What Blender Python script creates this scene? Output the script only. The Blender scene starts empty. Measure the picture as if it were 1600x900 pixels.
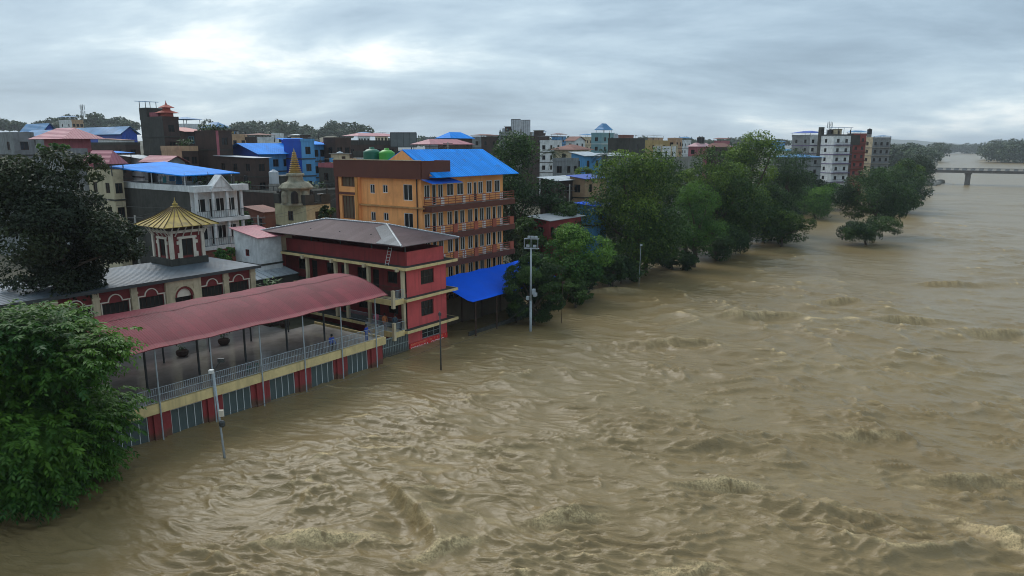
import bpy, math, random
import numpy as np
from mathutils import Vector, Matrix, Euler
rnd = random.Random(7)
scene = bpy.context.scene
col = scene.collection
R = math.radians

# ------------------------------------------------------------ camera
FOCAL_PX, CAM_H, PITCH = 1100.0, 21.0, math.atan((450 - 228) / 1100.0)
cam_d = bpy.data.cameras.new('camera'); cam = bpy.data.objects.new('camera', cam_d); col.objects.link(cam)
cam_d.sensor_width = 36.0; cam_d.lens = 36.0 * FOCAL_PX / 1600.0
cam_d.clip_start = 0.5; cam_d.clip_end = 20000
cam.location = (0, 0, CAM_H); cam.rotation_euler = (math.pi / 2 - PITCH, 0, 0)
scene.camera = cam
scene.cycles.filter_width = 1.0
scene.render.resolution_x, scene.render.resolution_y = 1024, 576

# ------------------------------------------------------------ sky, sun, exposure
SUN_EL, SUN_AZ = R(46), R(-32)          # the bright part of the overcast lies ahead, to the left
world = bpy.data.worlds.new('World'); scene.world = world; world.use_nodes = True
nt = world.node_tree; nt.nodes.clear()
def N(t, kind, **kw):
    n = t.nodes.new(kind)
    for k, v in kw.items():
        if k.startswith('i_'):
            n.inputs[k[2:].replace('_', ' ')].default_value = v
        else: setattr(n, k, v)
    return n
def L(t, a, b): t.links.new(a, b)
out = N(nt, 'ShaderNodeOutputWorld'); bg = N(nt, 'ShaderNodeBackground'); bg.inputs['Strength'].default_value = 0.1
sky = N(nt, 'ShaderNodeTexSky', sky_type='NISHITA', sun_disc=False, sun_elevation=SUN_EL, sun_rotation=SUN_AZ)
sky.air_density = 1.0; sky.dust_density = 2.0
tc = N(nt, 'ShaderNodeTexCoord')
sep = N(nt, 'ShaderNodeSeparateXYZ'); L(nt, tc.outputs['Generated'], sep.inputs[0])
zz = N(nt, 'ShaderNodeMath', operation='MAXIMUM'); L(nt, sep.outputs['Z'], zz.inputs[0]); zz.inputs[1].default_value = 0.0
za = N(nt, 'ShaderNodeMath', operation='ADD'); L(nt, zz.outputs[0], za.inputs[0]); za.inputs[1].default_value = 0.22
dx = N(nt, 'ShaderNodeMath', operation='DIVIDE'); L(nt, sep.outputs['X'], dx.inputs[0]); L(nt, za.outputs[0], dx.inputs[1])
dy = N(nt, 'ShaderNodeMath', operation='DIVIDE'); L(nt, sep.outputs['Y'], dy.inputs[0]); L(nt, za.outputs[0], dy.inputs[1])
cmb = N(nt, 'ShaderNodeCombineXYZ'); L(nt, dx.outputs[0], cmb.inputs[0]); L(nt, dy.outputs[0], cmb.inputs[1])
mp = N(nt, 'ShaderNodeMapping'); L(nt, cmb.outputs[0], mp.inputs['Vector'])
mp.inputs['Location'].default_value = (-11.3, 2.2, 0); mp.inputs['Rotation'].default_value = (0, 0, R(-16)); mp.inputs['Scale'].default_value = (0.80, 1.25, 1)
n1 = N(nt, 'ShaderNodeTexNoise'); L(nt, mp.outputs[0], n1.inputs['Vector'])
n1.inputs['Scale'].default_value = 1.0; n1.inputs['Detail'].default_value = 7; n1.inputs['Roughness'].default_value = 0.6; n1.inputs['Distortion'].default_value = 0.25
n2 = N(nt, 'ShaderNodeTexNoise'); L(nt, mp.outputs[0], n2.inputs['Vector'])
n2.inputs['Scale'].default_value = 0.38; n2.inputs['Detail'].default_value = 3; n2.inputs['Roughness'].default_value = 0.5
mixn = N(nt, 'ShaderNodeMix', data_type='FLOAT'); mixn.inputs[0].default_value = 0.42
L(nt, n1.outputs['Fac'], mixn.inputs[2]); L(nt, n2.outputs['Fac'], mixn.inputs[3])
ramp = N(nt, 'ShaderNodeValToRGB'); L(nt, mixn.outputs[0], ramp.inputs[0])
cr = ramp.color_ramp; cr.interpolation = 'B_SPLINE'
cr.elements[0].position = 0.37; cr.elements[0].color = (0.25, 0.34, 0.43, 1)
cr.elements[1].position = 0.63; cr.elements[1].color = (1.12, 1.13, 1.08, 1)
e = cr.elements.new(0.45); e.color = (0.36, 0.48, 0.59, 1)
e = cr.elements.new(0.52); e.color = (0.47, 0.60, 0.70, 1)
e = cr.elements.new(0.57); e.color = (0.63, 0.76, 0.83, 1)
sc = N(nt, 'ShaderNodeVectorMath', operation='SCALE'); L(nt, ramp.outputs[0], sc.inputs[0]); sc.inputs['Scale'].default_value = 7.7
mx = N(nt, 'ShaderNodeMix', data_type='RGBA'); mx.inputs[0].default_value = 0.93
L(nt, sky.outputs[0], mx.inputs[6]); L(nt, sc.outputs[0], mx.inputs[7])
L(nt, mx.outputs[2], bg.inputs['Color']); L(nt, bg.outputs[0], out.inputs[0])
sun_d = bpy.data.lights.new('sun', 'SUN'); sun_d.energy = 1.35; sun_d.angle = R(40); sun_d.color = (1, 0.97, 0.92)
sun = bpy.data.objects.new('sun', sun_d); col.objects.link(sun)
sun.rotation_euler = (math.pi / 2 - SUN_EL, 0, -SUN_AZ + math.pi)
sun.location = (0, 0, 60)
vs = scene.view_settings; vs.view_transform = 'Standard'; vs.look = 'None'; vs.gamma = 1; vs.exposure = 0.6
vs.use_curve_mapping = False

# ------------------------------------------------------------ town grid: u runs along the bank, v inland
YAW = R(54)
UX, UY = math.cos(YAW), math.sin(YAW)
CX, CY = -10.86, 70.48
def G(u, v, z=0.0): return Vector((CX + u * UX - v * UY, CY + u * UY + v * UX, z))
def to_uv(p):
    rx, ry = p[0] - CX, p[1] - CY
    return (rx * UX + ry * UY, -rx * UY + ry * UX)
_c, _s = math.cos(PITCH), math.sin(PITCH)
def ray(x, y):
    a, b = (x - 800) / FOCAL_PX, (450 - y) / FOCAL_PX
    return Vector((a, _c + b * _s, -_s + b * _c))
def on_z(x, y, z=0.0):
    r = ray(x, y); return Vector((0, 0, CAM_H)) + r * ((z - CAM_H) / r.z)
def on_y(x, y, Y):
    r = ray(x, y); return Vector((0, 0, CAM_H)) + r * (Y / r.y)
def on_v(x, y, v):
    r = ray(x, y); rv = -r.x * UY + r.y * UX; ov = to_uv((0, 0))[1]; t = (v - ov) / rv
    p = Vector((0, 0, CAM_H)) + r * t; a = to_uv(p); return (a[0], a[1], p.z)
def on_u(x, y, u):
    r = ray(x, y); ru = r.x * UX + r.y * UY; ou = to_uv((0, 0))[0]; t = (u - ou) / ru
    p = Vector((0, 0, CAM_H)) + r * t; a = to_uv(p); return (a[0], a[1], p.z)

# ------------------------------------------------------------ materials
MATS = {}
def mat(name, rgb, rough=0.7, dirt=0.35, dirt_rgb=None, scale=0.6, streak=0.0, bump=0.0, bscale=8.0, metal=0.0, spec=0.4, wave=None, mud=False):
    """one surface: base colour, blotchy dirt, rain streaks, optional corrugation (wave = (axis, pitch, depth))"""
    if name in MATS: return MATS[name]
    m = bpy.data.materials.new(name); m.use_nodes = True; t = m.node_tree
    b = t.nodes['Principled BSDF']; b.inputs['Roughness'].default_value = rough; b.inputs['Metallic'].default_value = metal
    b.inputs['Specular IOR Level'].default_value = spec
    co = N(t, 'ShaderNodeTexCoord')
    d = dirt_rgb or tuple(c * 0.35 for c in rgb)
    no = N(t, 'ShaderNodeTexNoise'); L(t, co.outputs['Object'], no.inputs['Vector'])
    no.inputs['Scale'].default_value = scale; no.inputs['Detail'].default_value = 6; no.inputs['Roughness'].default_value = 0.65
    rp = N(t, 'ShaderNodeMapRange'); L(t, no.outputs['Fac'], rp.inputs[0]); rp.inputs[1].default_value = 0.42; rp.inputs[2].default_value = 0.72
    rp.inputs[3].default_value = 0; rp.inputs[4].default_value = dirt
    fac = rp.outputs[0]
    if streak > 0:
        mpg = N(t, 'ShaderNodeMapping'); L(t, co.outputs['Object'], mpg.inputs['Vector']); mpg.inputs['Scale'].default_value = (2.6, 2.6, 0.16)
        n2 = N(t, 'ShaderNodeTexNoise'); L(t, mpg.outputs[0], n2.inputs['Vector']); n2.inputs['Scale'].default_value = 1.0; n2.inputs['Detail'].default_value = 5
        r2 = N(t, 'ShaderNodeMapRange'); L(t, n2.outputs['Fac'], r2.inputs[0]); r2.inputs[1].default_value = 0.48; r2.inputs[2].default_value = 0.75
        r2.inputs[4].default_value = streak
        ad = N(t, 'ShaderNodeMath', operation='MAXIMUM'); L(t, fac, ad.inputs[0]); L(t, r2.outputs[0], ad.inputs[1]); fac = ad.outputs[0]
    mixc = N(t, 'ShaderNodeMix', data_type='RGBA'); L(t, fac, mixc.inputs[0])
    mixc.inputs[6].default_value = (*rgb, 1); mixc.inputs[7].default_value = (*d, 1); colr = mixc.outputs[2]
    if wave:                                  # separate sheets: each weathered a little differently, with lap lines and old stains
        sw = N(t, 'ShaderNodeSeparateXYZ'); L(t, co.outputs['Object'], sw.inputs[0])
        dv = N(t, 'ShaderNodeMath', operation='DIVIDE'); L(t, sw.outputs[wave[0]], dv.inputs[0]); dv.inputs[1].default_value = 0.95
        fl_ = N(t, 'ShaderNodeMath', operation='FLOOR'); L(t, dv.outputs[0], fl_.inputs[0])
        dv2 = N(t, 'ShaderNodeMath', operation='DIVIDE'); L(t, sw.outputs[1 - wave[0]], dv2.inputs[0]); dv2.inputs[1].default_value = 3.1
        fl2 = N(t, 'ShaderNodeMath', operation='FLOOR'); L(t, dv2.outputs[0], fl2.inputs[0])
        cb = N(t, 'ShaderNodeCombineXYZ'); L(t, fl_.outputs[0], cb.inputs[0]); L(t, fl2.outputs[0], cb.inputs[1])
        wn_ = N(t, 'ShaderNodeTexWhiteNoise', noise_dimensions='2D'); L(t, cb.outputs[0], wn_.inputs['Vector'])
        vr = N(t, 'ShaderNodeMapRange'); L(t, wn_.outputs['Value'], vr.inputs[0]); vr.inputs[3].default_value = .82; vr.inputs[4].default_value = 1.08
        fr_ = N(t, 'ShaderNodeMath', operation='FRACT'); L(t, dv.outputs[0], fr_.inputs[0]); lap = N(t, 'ShaderNodeMath', operation='LESS_THAN'); L(t, fr_.outputs[0], lap.inputs[0]); lap.inputs[1].default_value = .06
        lm_ = N(t, 'ShaderNodeMapRange'); L(t, lap.outputs[0], lm_.inputs[0]); lm_.inputs[3].default_value = 1; lm_.inputs[4].default_value = .8
        mm = N(t, 'ShaderNodeMath', operation='MULTIPLY'); L(t, vr.outputs[0], mm.inputs[0]); L(t, lm_.outputs[0], mm.inputs[1])
        hs = N(t, 'ShaderNodeHueSaturation'); L(t, colr, hs.inputs['Color']); L(t, mm.outputs[0], hs.inputs['Value'])
        rn_ = N(t, 'ShaderNodeTexNoise'); L(t, co.outputs['Object'], rn_.inputs['Vector']); rn_.inputs['Scale'].default_value = .9; rn_.inputs['Detail'].default_value = 7; rn_.inputs['Roughness'].default_value = .7
        rm_ = N(t, 'ShaderNodeMapRange'); L(t, rn_.outputs['Fac'], rm_.inputs[0]); rm_.inputs[1].default_value = .57; rm_.inputs[2].default_value = .75; rm_.inputs[4].default_value = .6
        ru = N(t, 'ShaderNodeMix', data_type='RGBA'); L(t, rm_.outputs[0], ru.inputs[0]); L(t, hs.outputs[0], ru.inputs[6]); ru.inputs[7].default_value = (.085, .055, .045, 1); colr = ru.outputs[2]
    if mud:                                   # silt left on the wall up to an uneven high-water line
        gp_ = N(t, 'ShaderNodeNewGeometry'); sz = N(t, 'ShaderNodeSeparateXYZ'); L(t, gp_.outputs['Position'], sz.inputs[0])
        na_ = N(t, 'ShaderNodeMath', operation='MULTIPLY_ADD'); L(t, no.outputs['Fac'], na_.inputs[0]); na_.inputs[1].default_value = -1.3; L(t, sz.outputs['Z'], na_.inputs[2])
        mr_ = N(t, 'ShaderNodeMapRange'); L(t, na_.outputs[0], mr_.inputs[0]); mr_.inputs[1].default_value = -.35; mr_.inputs[2].default_value = .0; mr_.inputs[3].default_value = .8; mr_.inputs[4].default_value = 0
        mu_ = N(t, 'ShaderNodeMix', data_type='RGBA'); L(t, mr_.outputs[0], mu_.inputs[0]); L(t, colr, mu_.inputs[6]); mu_.inputs[7].default_value = (.10, .07, .04, 1); colr = mu_.outputs[2]
    L(t, colr, b.inputs['Base Color'])
    nrm = None
    if bump > 0:
        n3 = N(t, 'ShaderNodeTexNoise'); L(t, co.outputs['Object'], n3.inputs['Vector']); n3.inputs['Scale'].default_value = bscale; n3.inputs['Detail'].default_value = 4
        bp = N(t, 'ShaderNodeBump'); L(t, n3.outputs['Fac'], bp.inputs['Height']); bp.inputs['Strength'].default_value = 0.6; bp.inputs['Distance'].default_value = bump
        nrm = bp
    if wave:
        ax, pitch, depth = wave
        sp = N(t, 'ShaderNodeSeparateXYZ'); L(t, co.outputs['Object'], sp.inputs[0])
        mu = N(t, 'ShaderNodeMath', operation='MULTIPLY'); L(t, sp.outputs[ax], mu.inputs[0]); mu.inputs[1].default_value = 2 * math.pi / pitch
        si = N(t, 'ShaderNodeMath', operation='SINE'); L(t, mu.outputs[0], si.inputs[0])
        bp = N(t, 'ShaderNodeBump'); L(t, si.outputs[0], bp.inputs['Height']); bp.inputs['Strength'].default_value = 1.0; bp.inputs['Distance'].default_value = depth
        if nrm: L(t, nrm.outputs[0], bp.inputs['Normal'])
        nrm = bp
    if nrm: L(t, nrm.outputs[0], b.inputs['Normal'])
    MATS[name] = m
    return m
def glass(name='window_glass', rgb=(0.012, 0.015, 0.017)):
    if name in MATS: return MATS[name]
    m = bpy.data.materials.new(name); m.use_nodes = True; b = m.node_tree.nodes['Principled BSDF']
    b.inputs['Base Color'].default_value = (*rgb, 1); b.inputs['Roughness'].default_value = 0.12; b.inputs['Specular IOR Level'].default_value = 0.35
    MATS[name] = m; return m

# ------------------------------------------------------------ mesh builder
ORG = {}                                     # thing name -> (u, v, z) its parts are measured from
class MB:
    def __init__(s): s.v, s.f, s.m, s.mats = [], [], [], []
    def mi(s, m):
        if m not in s.mats: s.mats.append(m)
        return s.mats.index(m)
    def face(s, pts, m):
        i = len(s.v); s.v += [tuple(p) for p in pts]; s.f.append(tuple(range(i, i + len(pts)))); s.m.append(s.mi(m)); return s
    def box(s, x0, x1, y0, y1, z0, z1, m):
        i = len(s.v); s.v += [(x, y, z) for z in (z0, z1) for y in (y0, y1) for x in (x0, x1)]
        for q in ((0, 2, 3, 1), (4, 5, 7, 6), (0, 1, 5, 4), (2, 6, 7, 3), (0, 4, 6, 2), (1, 3, 7, 5)):
            s.f.append(tuple(i + k for k in q)); s.m.append(s.mi(m))
        return s
    def tube(s, p, q, r0, r1=None, n=8, m=None, cap=True):
        r1 = r0 if r1 is None else r1
        p, q = Vector(p), Vector(q); d = (q - p).normalized(); a = d.orthogonal().normalized(); b = d.cross(a); i = len(s.v)
        for c, r in ((p, r0), (q, r1)):
            for k in range(n):
                t = 2 * math.pi * k / n; s.v.append(tuple(c + (a * math.cos(t) + b * math.sin(t)) * r))
        for k in range(n):
            j = (k + 1) % n; s.f.append((i + k, i + j, i + n + j, i + n + k)); s.m.append(s.mi(m))
        if cap:
            s.f.append(tuple(i + n - 1 - k for k in range(n))); s.m.append(s.mi(m))
            s.f.append(tuple(i + n + k for k in range(n))); s.m.append(s.mi(m))
        return s
    def lathe(s, c, prof, n, m, cap=True):   # prof: [(r, z)]
        i = len(s.v)
        for r, z in prof:
            for k in range(n):
                t = 2 * math.pi * (k + .5) / n; s.v.append((c[0] + r * math.cos(t), c[1] + r * math.sin(t), c[2] + z))
        for j in range(len(prof) - 1):
            for k in range(n):
                a = i + j * n + k; b = i + j * n + (k + 1) % n; s.f.append((a, b, b + n, a + n)); s.m.append(s.mi(m))
        if cap:
            s.f.append(tuple(i + n - 1 - k for k in range(n))); s.m.append(s.mi(m))
            e = i + (len(prof) - 1) * n; s.f.append(tuple(e + k for k in range(n))); s.m.append(s.mi(m))
        return s
    def sheet(s, pts, th, m):                # polygon (any tilt) with thickness th straight down
        pts = [Vector(p) for p in pts]; n = len(pts); i = len(s.v)
        s.v += [tuple(p) for p in pts] + [(p.x, p.y, p.z - th) for p in pts]
        s.f.append(tuple(i + k for k in range(n))); s.m.append(s.mi(m))
        s.f.append(tuple(i + n + n - 1 - k for k in range(n))); s.m.append(s.mi(m))
        for k in range(n):
            j = (k + 1) % n; s.f.append((i + k, i + n + k, i + n + j, i + j)); s.m.append(s.mi(m))
        return s
    def mesh(s, name, off=(0, 0, 0)):
        me = bpy.data.meshes.new(name)
        me.from_pydata([(a - off[0], b - off[1], c - off[2]) for a, b, c in s.v], [], s.f)
        for m in s.mats: me.materials.append(m)
        me.polygons.foreach_set('material_index', s.m); me.update(); return me
    def build(s, name, parent=None, smooth=False, kind=None):
        off = ORG[parent.name] if parent else (0, 0, 0)
        me = s.mesh(name, off)
        if smooth: me.polygons.foreach_set('use_smooth', [True] * len(me.polygons))
        o = bpy.data.objects.new(name, me); col.objects.link(o)
        if parent: o.parent = parent; ORG[o.name] = off
        if kind: o['kind'] = kind
        return o
def tag(o, label, cat, group=None):
    o['label'] = label; o['category'] = cat
    if group: o['group'] = group
    return o
def thing(name, label, cat, u, v, z=0.0, group=None, yaw=YAW):
    o = bpy.data.objects.new(name, None); col.objects.link(o); o.empty_display_size = 0.3
    o.location = G(u, v, z); o.rotation_euler = (0, 0, yaw); ORG[o.name] = (u, v, z)
    return tag(o, label, cat, group)
def wthing(name, label, cat, p, group=None, yaw=0.0):      # a thing placed in world metres; parts in its own local metres
    o = bpy.data.objects.new(name, None); col.objects.link(o); o.empty_display_size = 0.3
    o.location = p; o.rotation_euler = (0, 0, yaw); ORG[o.name] = (0, 0, 0)
    return tag(o, label, cat, group)
def smooth01(x): x = np.clip(x, 0, 1); return x * x * (3 - 2 * x)
def ground_z(w):                              # height of the land w metres inland of the bank line
    a = float(smooth01((w - 1) / 9.0)); return -1.6 + 2.7 * a + 0.010 * max(0, w - 10)

# walls with real openings: face 'r' looks to the river (-y), face 'l' looks along the bank (-x)
def wall(mb, face, fixed, a0, a1, z0, z1, opens, m, depth=0.2, reveal=None):
    """opens: (a, b, za, zb) along the wall; the opening is cut and lined, the window goes in apart"""
    P = (lambda a, z, d=0: (a, fixed + d, z)) if face in 'r' else (lambda a, z, d=0: (fixed + d, a, z))
    xs = sorted({a0, a1, *[o[0] for o in opens], *[o[1] for o in opens]}); zs = sorted({z0, z1, *[o[2] for o in opens], *[o[3] for o in opens]})
    for i in range(len(xs) - 1):
        for j in range(len(zs) - 1):
            cx, cz = (xs[i] + xs[i + 1]) / 2, (zs[j] + zs[j + 1]) / 2
            if any(o[0] < cx < o[1] and o[2] < cz < o[3] for o in opens): continue
            q = [P(xs[i], zs[j]), P(xs[i + 1], zs[j]), P(xs[i + 1], zs[j + 1]), P(xs[i], zs[j + 1])]
            mb.face(q if face == 'r' else q[::-1], m)
    for a, b, za, zb in opens:
        c = [(a, za), (b, za), (b, zb), (a, zb)]
        for k in range(4):
            p, q = c[k], c[(k + 1) % 4]
            f = [P(*p), P(*p, depth), P(*q, depth), P(*q)]
            mb.face(f if face == 'r' else f[::-1], reveal or m)
_wc = {}
def window(parent, face, fixed, a, b, za, zb, frame, pane, bars=1, inset=0.12, name='window', fw=0.07, hbars=0, sub=True, label=None):
    w, h = round(b - a, 2), round(zb - za, 2); key = (w, h, frame.name, pane.name, bars, fw, hbars, name, sub)
    if key not in _wc:
        f = MB(); d0, d1 = -0.03, 0.05
        f.box(0, w, d0, d1, 0, fw, frame).box(0, w, d0, d1, h - fw, h, frame).box(0, fw, d0, d1, fw, h - fw, frame).box(w - fw, w, d0, d1, fw, h - fw, frame)
        for k in range(bars):
            x = w * (k + 1) / (bars + 1); f.box(x - fw * .4, x + fw * .4, d0 + .01, d1 - .01, fw, h - fw, frame)
        for k in range(hbars):
            x = h * (k + 1) / (hbars + 1); f.box(fw, w - fw, d0 + .012, d1 - .012, x - fw * .3, x + fw * .3, frame)
        p = MB(); p.face([(0, .02, 0), (w, .02, 0), (w, .02, h), (0, .02, h)], pane)
        if not sub: f.face([(0, .02, 0), (w, .02, 0), (w, .02, h), (0, .02, h)], pane)
        _wc[key] = (f.mesh(name), p.mesh('pane'))
    fm, pm = _wc[key]
    o = bpy.data.objects.new(name, fm); col.objects.link(o); o.parent = parent; g = ORG[parent.name]
    if face == 'r': o.location = (a - g[0], fixed + inset - g[1], za - g[2])
    else: o.location = (fixed + inset - g[0], b - g[1], za - g[2]); o.rotation_euler = (0, 0, -math.pi / 2)
    if sub:
        c = bpy.data.objects.new('pane', pm); col.objects.link(c); c.parent = o
    return o
def railing(mb, p, q, h, m, step=0.14, r=0.018, rails=(1.0, 0.08)):
    p, q = Vector(p), Vector(q); n = max(1, int((q - p).length / step))
    for k in rails: mb.tube(p + Vector((0, 0, h * k)), q + Vector((0, 0, h * k)), r * 1.5, n=5, m=m)
    for i in range(n + 1):
        c = p.lerp(q, i / n); mb.tube(c + Vector((0, 0, h * .08)), c + Vector((0, 0, h)), r, n=4, m=m, cap=False)
    return mb
def hip_roof(mb, u0, u1, v0, v1, ze, zr, m, ridge='v', inset=None, th=0.06):
    w = (u1 - u0) if ridge == 'v' else (v1 - v0); k = w / 2 if inset is None else inset
    if ridge == 'v': a, b = ((u0 + u1) / 2, v0 + k, zr), ((u0 + u1) / 2, v1 - k, zr)
    else: a, b = (u0 + k, (v0 + v1) / 2, zr), (u1 - k, (v0 + v1) / 2, zr)
    c = [(u0, v0, ze), (u1, v0, ze), (u1, v1, ze), (u0, v1, ze)]
    if ridge == 'v': fs = [[c[0], c[1], a], [c[1], c[2], b, a], [c[2], c[3], b], [c[3], c[0], a, b]]
    else: fs = [[c[0], c[1], b, a], [c[1], c[2], b], [c[2], c[3], a, b], [c[3], c[0], a]]
    for f in fs: mb.sheet(f, th, m)
    return mb
def gable_roof(mb, u0, u1, v0, v1, ze, zr, m, ridge='v', th=0.06):
    if ridge == 'v':
        c = (u0 + u1) / 2; mb.sheet([(u0, v0, ze), (c, v0, zr), (c, v1, zr), (u0, v1, ze)][::-1], th, m); mb.sheet([(c, v0, zr), (u1, v0, ze), (u1, v1, ze), (c, v1, zr)][::-1], th, m)
    else:
        c = (v0 + v1) / 2; mb.sheet([(u0, v0, ze), (u1, v0, ze), (u1, c, zr), (u0, c, zr)], th, m); mb.sheet([(u0, c, zr), (u1, c, zr), (u1, v1, ze), (u0, v1, ze)], th, m)
    return mb
# ============================================================ setting: land, river
def np_mesh(name, verts, quads, mats=(), smooth=True):
    me = bpy.data.meshes.new(name); nv, nf = len(verts), len(quads); k = quads.shape[1]
    me.vertices.add(nv); me.vertices.foreach_set('co', np.ascontiguousarray(verts, dtype=np.float32).ravel())
    me.loops.add(nf * k); me.loops.foreach_set('vertex_index', np.ascontiguousarray(quads, dtype=np.int32).ravel())
    me.polygons.add(nf); me.polygons.foreach_set('loop_start', np.arange(0, nf * k, k, dtype=np.int32))
    me.polygons.foreach_set('loop_total', np.full(nf, k, dtype=np.int32))
    if smooth: me.polygons.foreach_set('use_smooth', np.ones(nf, dtype=bool))
    for m in mats: me.materials.append(m)
    me.update(calc_edges=True); me.validate(); return me
def vnoise(x, y, seed=0):                     # smooth gradient lattice noise, about -1..1
    x, y = np.asarray(x, dtype=np.float32), np.asarray(y, dtype=np.float32); x0, y0 = np.floor(x), np.floor(y); fx, fy = x - x0, y - y0
    xi, yi = x0.astype(np.int32).astype(np.uint32), y0.astype(np.int32).astype(np.uint32)
    sx, sy = fx * fx * fx * (fx * (fx * 6 - 15) + 10), fy * fy * fy * (fy * (fy * 6 - 15) + 10)
    th = np.arange(256) * (2 * np.pi / 256); ct, sn = np.cos(th).astype(np.float32), np.sin(th).astype(np.float32)
    def g(i, j, dx, dy):
        h = i * np.uint32(374761393) + j * np.uint32(668265263) + np.uint32((seed * 1274126177) & 0xFFFFFFFF)
        h = (h ^ (h >> np.uint32(13))) * np.uint32(1274126177); h = (h ^ (h >> np.uint32(16))) & np.uint32(255); return ct[h] * dx + sn[h] * dy
    o1 = np.uint32(1); a, b = g(xi, yi, fx, fy), g(xi + o1, yi, fx - 1, fy); c, d = g(xi, yi + o1, fx, fy - 1), g(xi + o1, yi + o1, fx - 1, fy - 1)
    return ((a + (b - a) * sx) * (1 - sy) + (c + (d - c) * sx) * sy) * 1.5
# ---- land
LU = np.array([-400, 0, 480, 900, 1400, 1900, 2600, 6000.]); LV = np.array([0, 0, 0, 30, 80, 136, 330, 1500.])
RU = np.array([-400, 430, 800, 1176, 1600, 1975, 2600, 6000.]); RV = np.array([-330, -215, -120, -41, 0, 34, 120, 900.])
soil = mat('bank_soil', (0.10, 0.09, 0.06), 0.95, 0.6, (0.04, 0.055, 0.025), 0.05, bump=0.2, bscale=0.6)
us = np.concatenate([np.arange(-160, 520, 8.), np.arange(520, 6000, 120.)])
def land(name, offs, sgn, edge_u, edge_v, hf):
    e = np.interp(us, edge_u, edge_v); VV = e[:, None] + sgn * offs[None, :]; UU = np.repeat(us[:, None], len(offs), 1)
    Z = hf(np.repeat(offs[None, :], len(us), 0), UU)
    X = CX + UU * UX - VV * UY; Y = CY + UU * UY + VV * UX
    n, m = UU.shape; idx = np.arange(n * m).reshape(n, m)
    q = np.stack([idx[:-1, :-1], idx[1:, :-1], idx[1:, 1:], idx[:-1, 1:]], -1).reshape(-1, 4)
    if sgn < 0: q = q[:, ::-1]
    o = bpy.data.objects.new(name, np_mesh(name, np.stack([X, Y, Z], -1).reshape(-1, 3), q, [soil])); col.objects.link(o); o['kind'] = 'structure'; return o
def hl(w, u):
    z = -1.6 + 2.7 * smooth01((w - 1) / 9.0) + 0.010 * np.clip(w - 10, 0, 300)
    hill = 34 * smooth01((w - 420) / 500) * (0.75 + 0.35 * vnoise(u / 300, w / 400, 3)) * (1 - smooth01((u - 500) / 500))
    return z + hill + 0.25 * vnoise(u / 7, w / 7, 5) * (w > 12)
land('town_ground', np.concatenate([[-12, -6, -2], np.arange(0, 14, 1.5), np.arange(16, 120, 8.), np.arange(130, 900, 30.), [1200, 1800, 3000, 5000]]).astype(float), 1, LU, LV, hl)
land('far_bank_ground', np.array([-10, -4, 0, 3, 8, 20, 60, 200, 800, 3000.]), -1, RU, RV, lambda w, u: -2 + 4 * smooth01((w + 4) / 12) + 0 * u)
# faint ridge on the skyline
hx = np.linspace(-5200, 5200, 160); hz = 46 + 34 * vnoise(hx / 900, hx * 0 + .3, 9) + 10 * vnoise(hx / 210, hx * 0 + 4.3, 2)
hv = np.concatenate([np.stack([hx, 5600 + 0 * hx, -2 + 0 * hx], -1), np.stack([hx, 5900 + 0 * hx, hz], -1), np.stack([hx, 6400 + 0 * hx, -2 + 0 * hx], -1)])
i = np.arange(159); hq = np.concatenate([np.stack([i + a, i + 1 + a, i + 161 + a, i + 160 + a], -1) for a in (0, 160)])
o = bpy.data.objects.new('hills', np_mesh('hills', hv, hq, [mat('hill_forest', (0.035, 0.06, 0.03), 0.95, 0.5, None, 0.01)])); col.objects.link(o); o['kind'] = 'structure'

# ---- the river in flood: one sheet, finest where it is close to the bank in view
ang = np.concatenate([np.linspace(-46, 46, 860), np.arange(50, 314, 4.)]) * np.pi / 180
rad = np.concatenate([[0.5, 6, 14, 20], np.linspace(24 ** -.5, 3200 ** -.5, 900) ** -2.0, [4500, 7000]])
AA, RR = np.meshgrid(ang.astype(np.float32), rad.astype(np.float32)); X = RR * np.sin(AA); Y = RR * np.cos(AA)
su = (X - CX) * UX + (Y - CY) * UY; sv = -(X - CX) * UY + (Y - CY) * UX
cell = np.maximum(2 * RR ** 1.5 * 2.1e-4, RR * .0019)
def keep(wl): return smooth01((wl / cell - 2.0) / 3.0)
out_v = -sv + np.interp(su, LU, LV)                          # metres out from the left bank
WA = R(76); out_su, out_sv = su, sv
su = X * math.cos(WA) + Y * math.sin(WA); sv = -X * math.sin(WA) + Y * math.cos(WA)      # wave frame: crests lie across the current
calm = 0.22 + 0.78 * smooth01((out_v - 3) / 16)
w1 = vnoise(su / 17, sv / 17, 11); w2 = vnoise(su / 17, sv / 17, 12); w3 = vnoise(su / 5, sv / 5, 13); w4 = vnoise(su / 5, sv / 5, 14)
pu = su + 2.0 * w1 + .75 * w3; pv = sv + 2.4 * w2 + .9 * w4
def ridge(wu, wv, seed, p=1.6): return (1 - np.minimum(1, np.abs(vnoise(pu / wu, pv / wv, seed)) * 1.3)) ** p
patch = smooth01(0.5 + 0.9 * vnoise(su / 38, sv / 26, 21)); pt2 = smooth01(0.42 + 1.1 * vnoise(su / 7, sv / 9, 22)); pt3 = smooth01(0.40 + 1.2 * vnoise(su / 3.1, sv / 4.2, 23))
big = ridge(13, 22, 1, 2.0); mid = ridge(5.0, 8.2, 2, 2.6); sml = ridge(1.9, 4.6, 3, 3.2); sm2 = ridge(1.0, 2.7, 6, 3.0); fin = ridge(0.6, 1.6, 4, 2.6)
h = 0.50 * keep(13) * big * (0.4 + 0.8 * patch) + 0.34 * keep(5) * mid * (0.25 + 1.0 * patch)
h += 0.30 * keep(2.0) * sml * (.12 + 1.0 * pt2) + 0.27 * keep(1.0) * sm2 * (.2 + .9 * pt3) + 0.18 * keep(0.6) * fin * (.2 + .9 * pt2)
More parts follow.
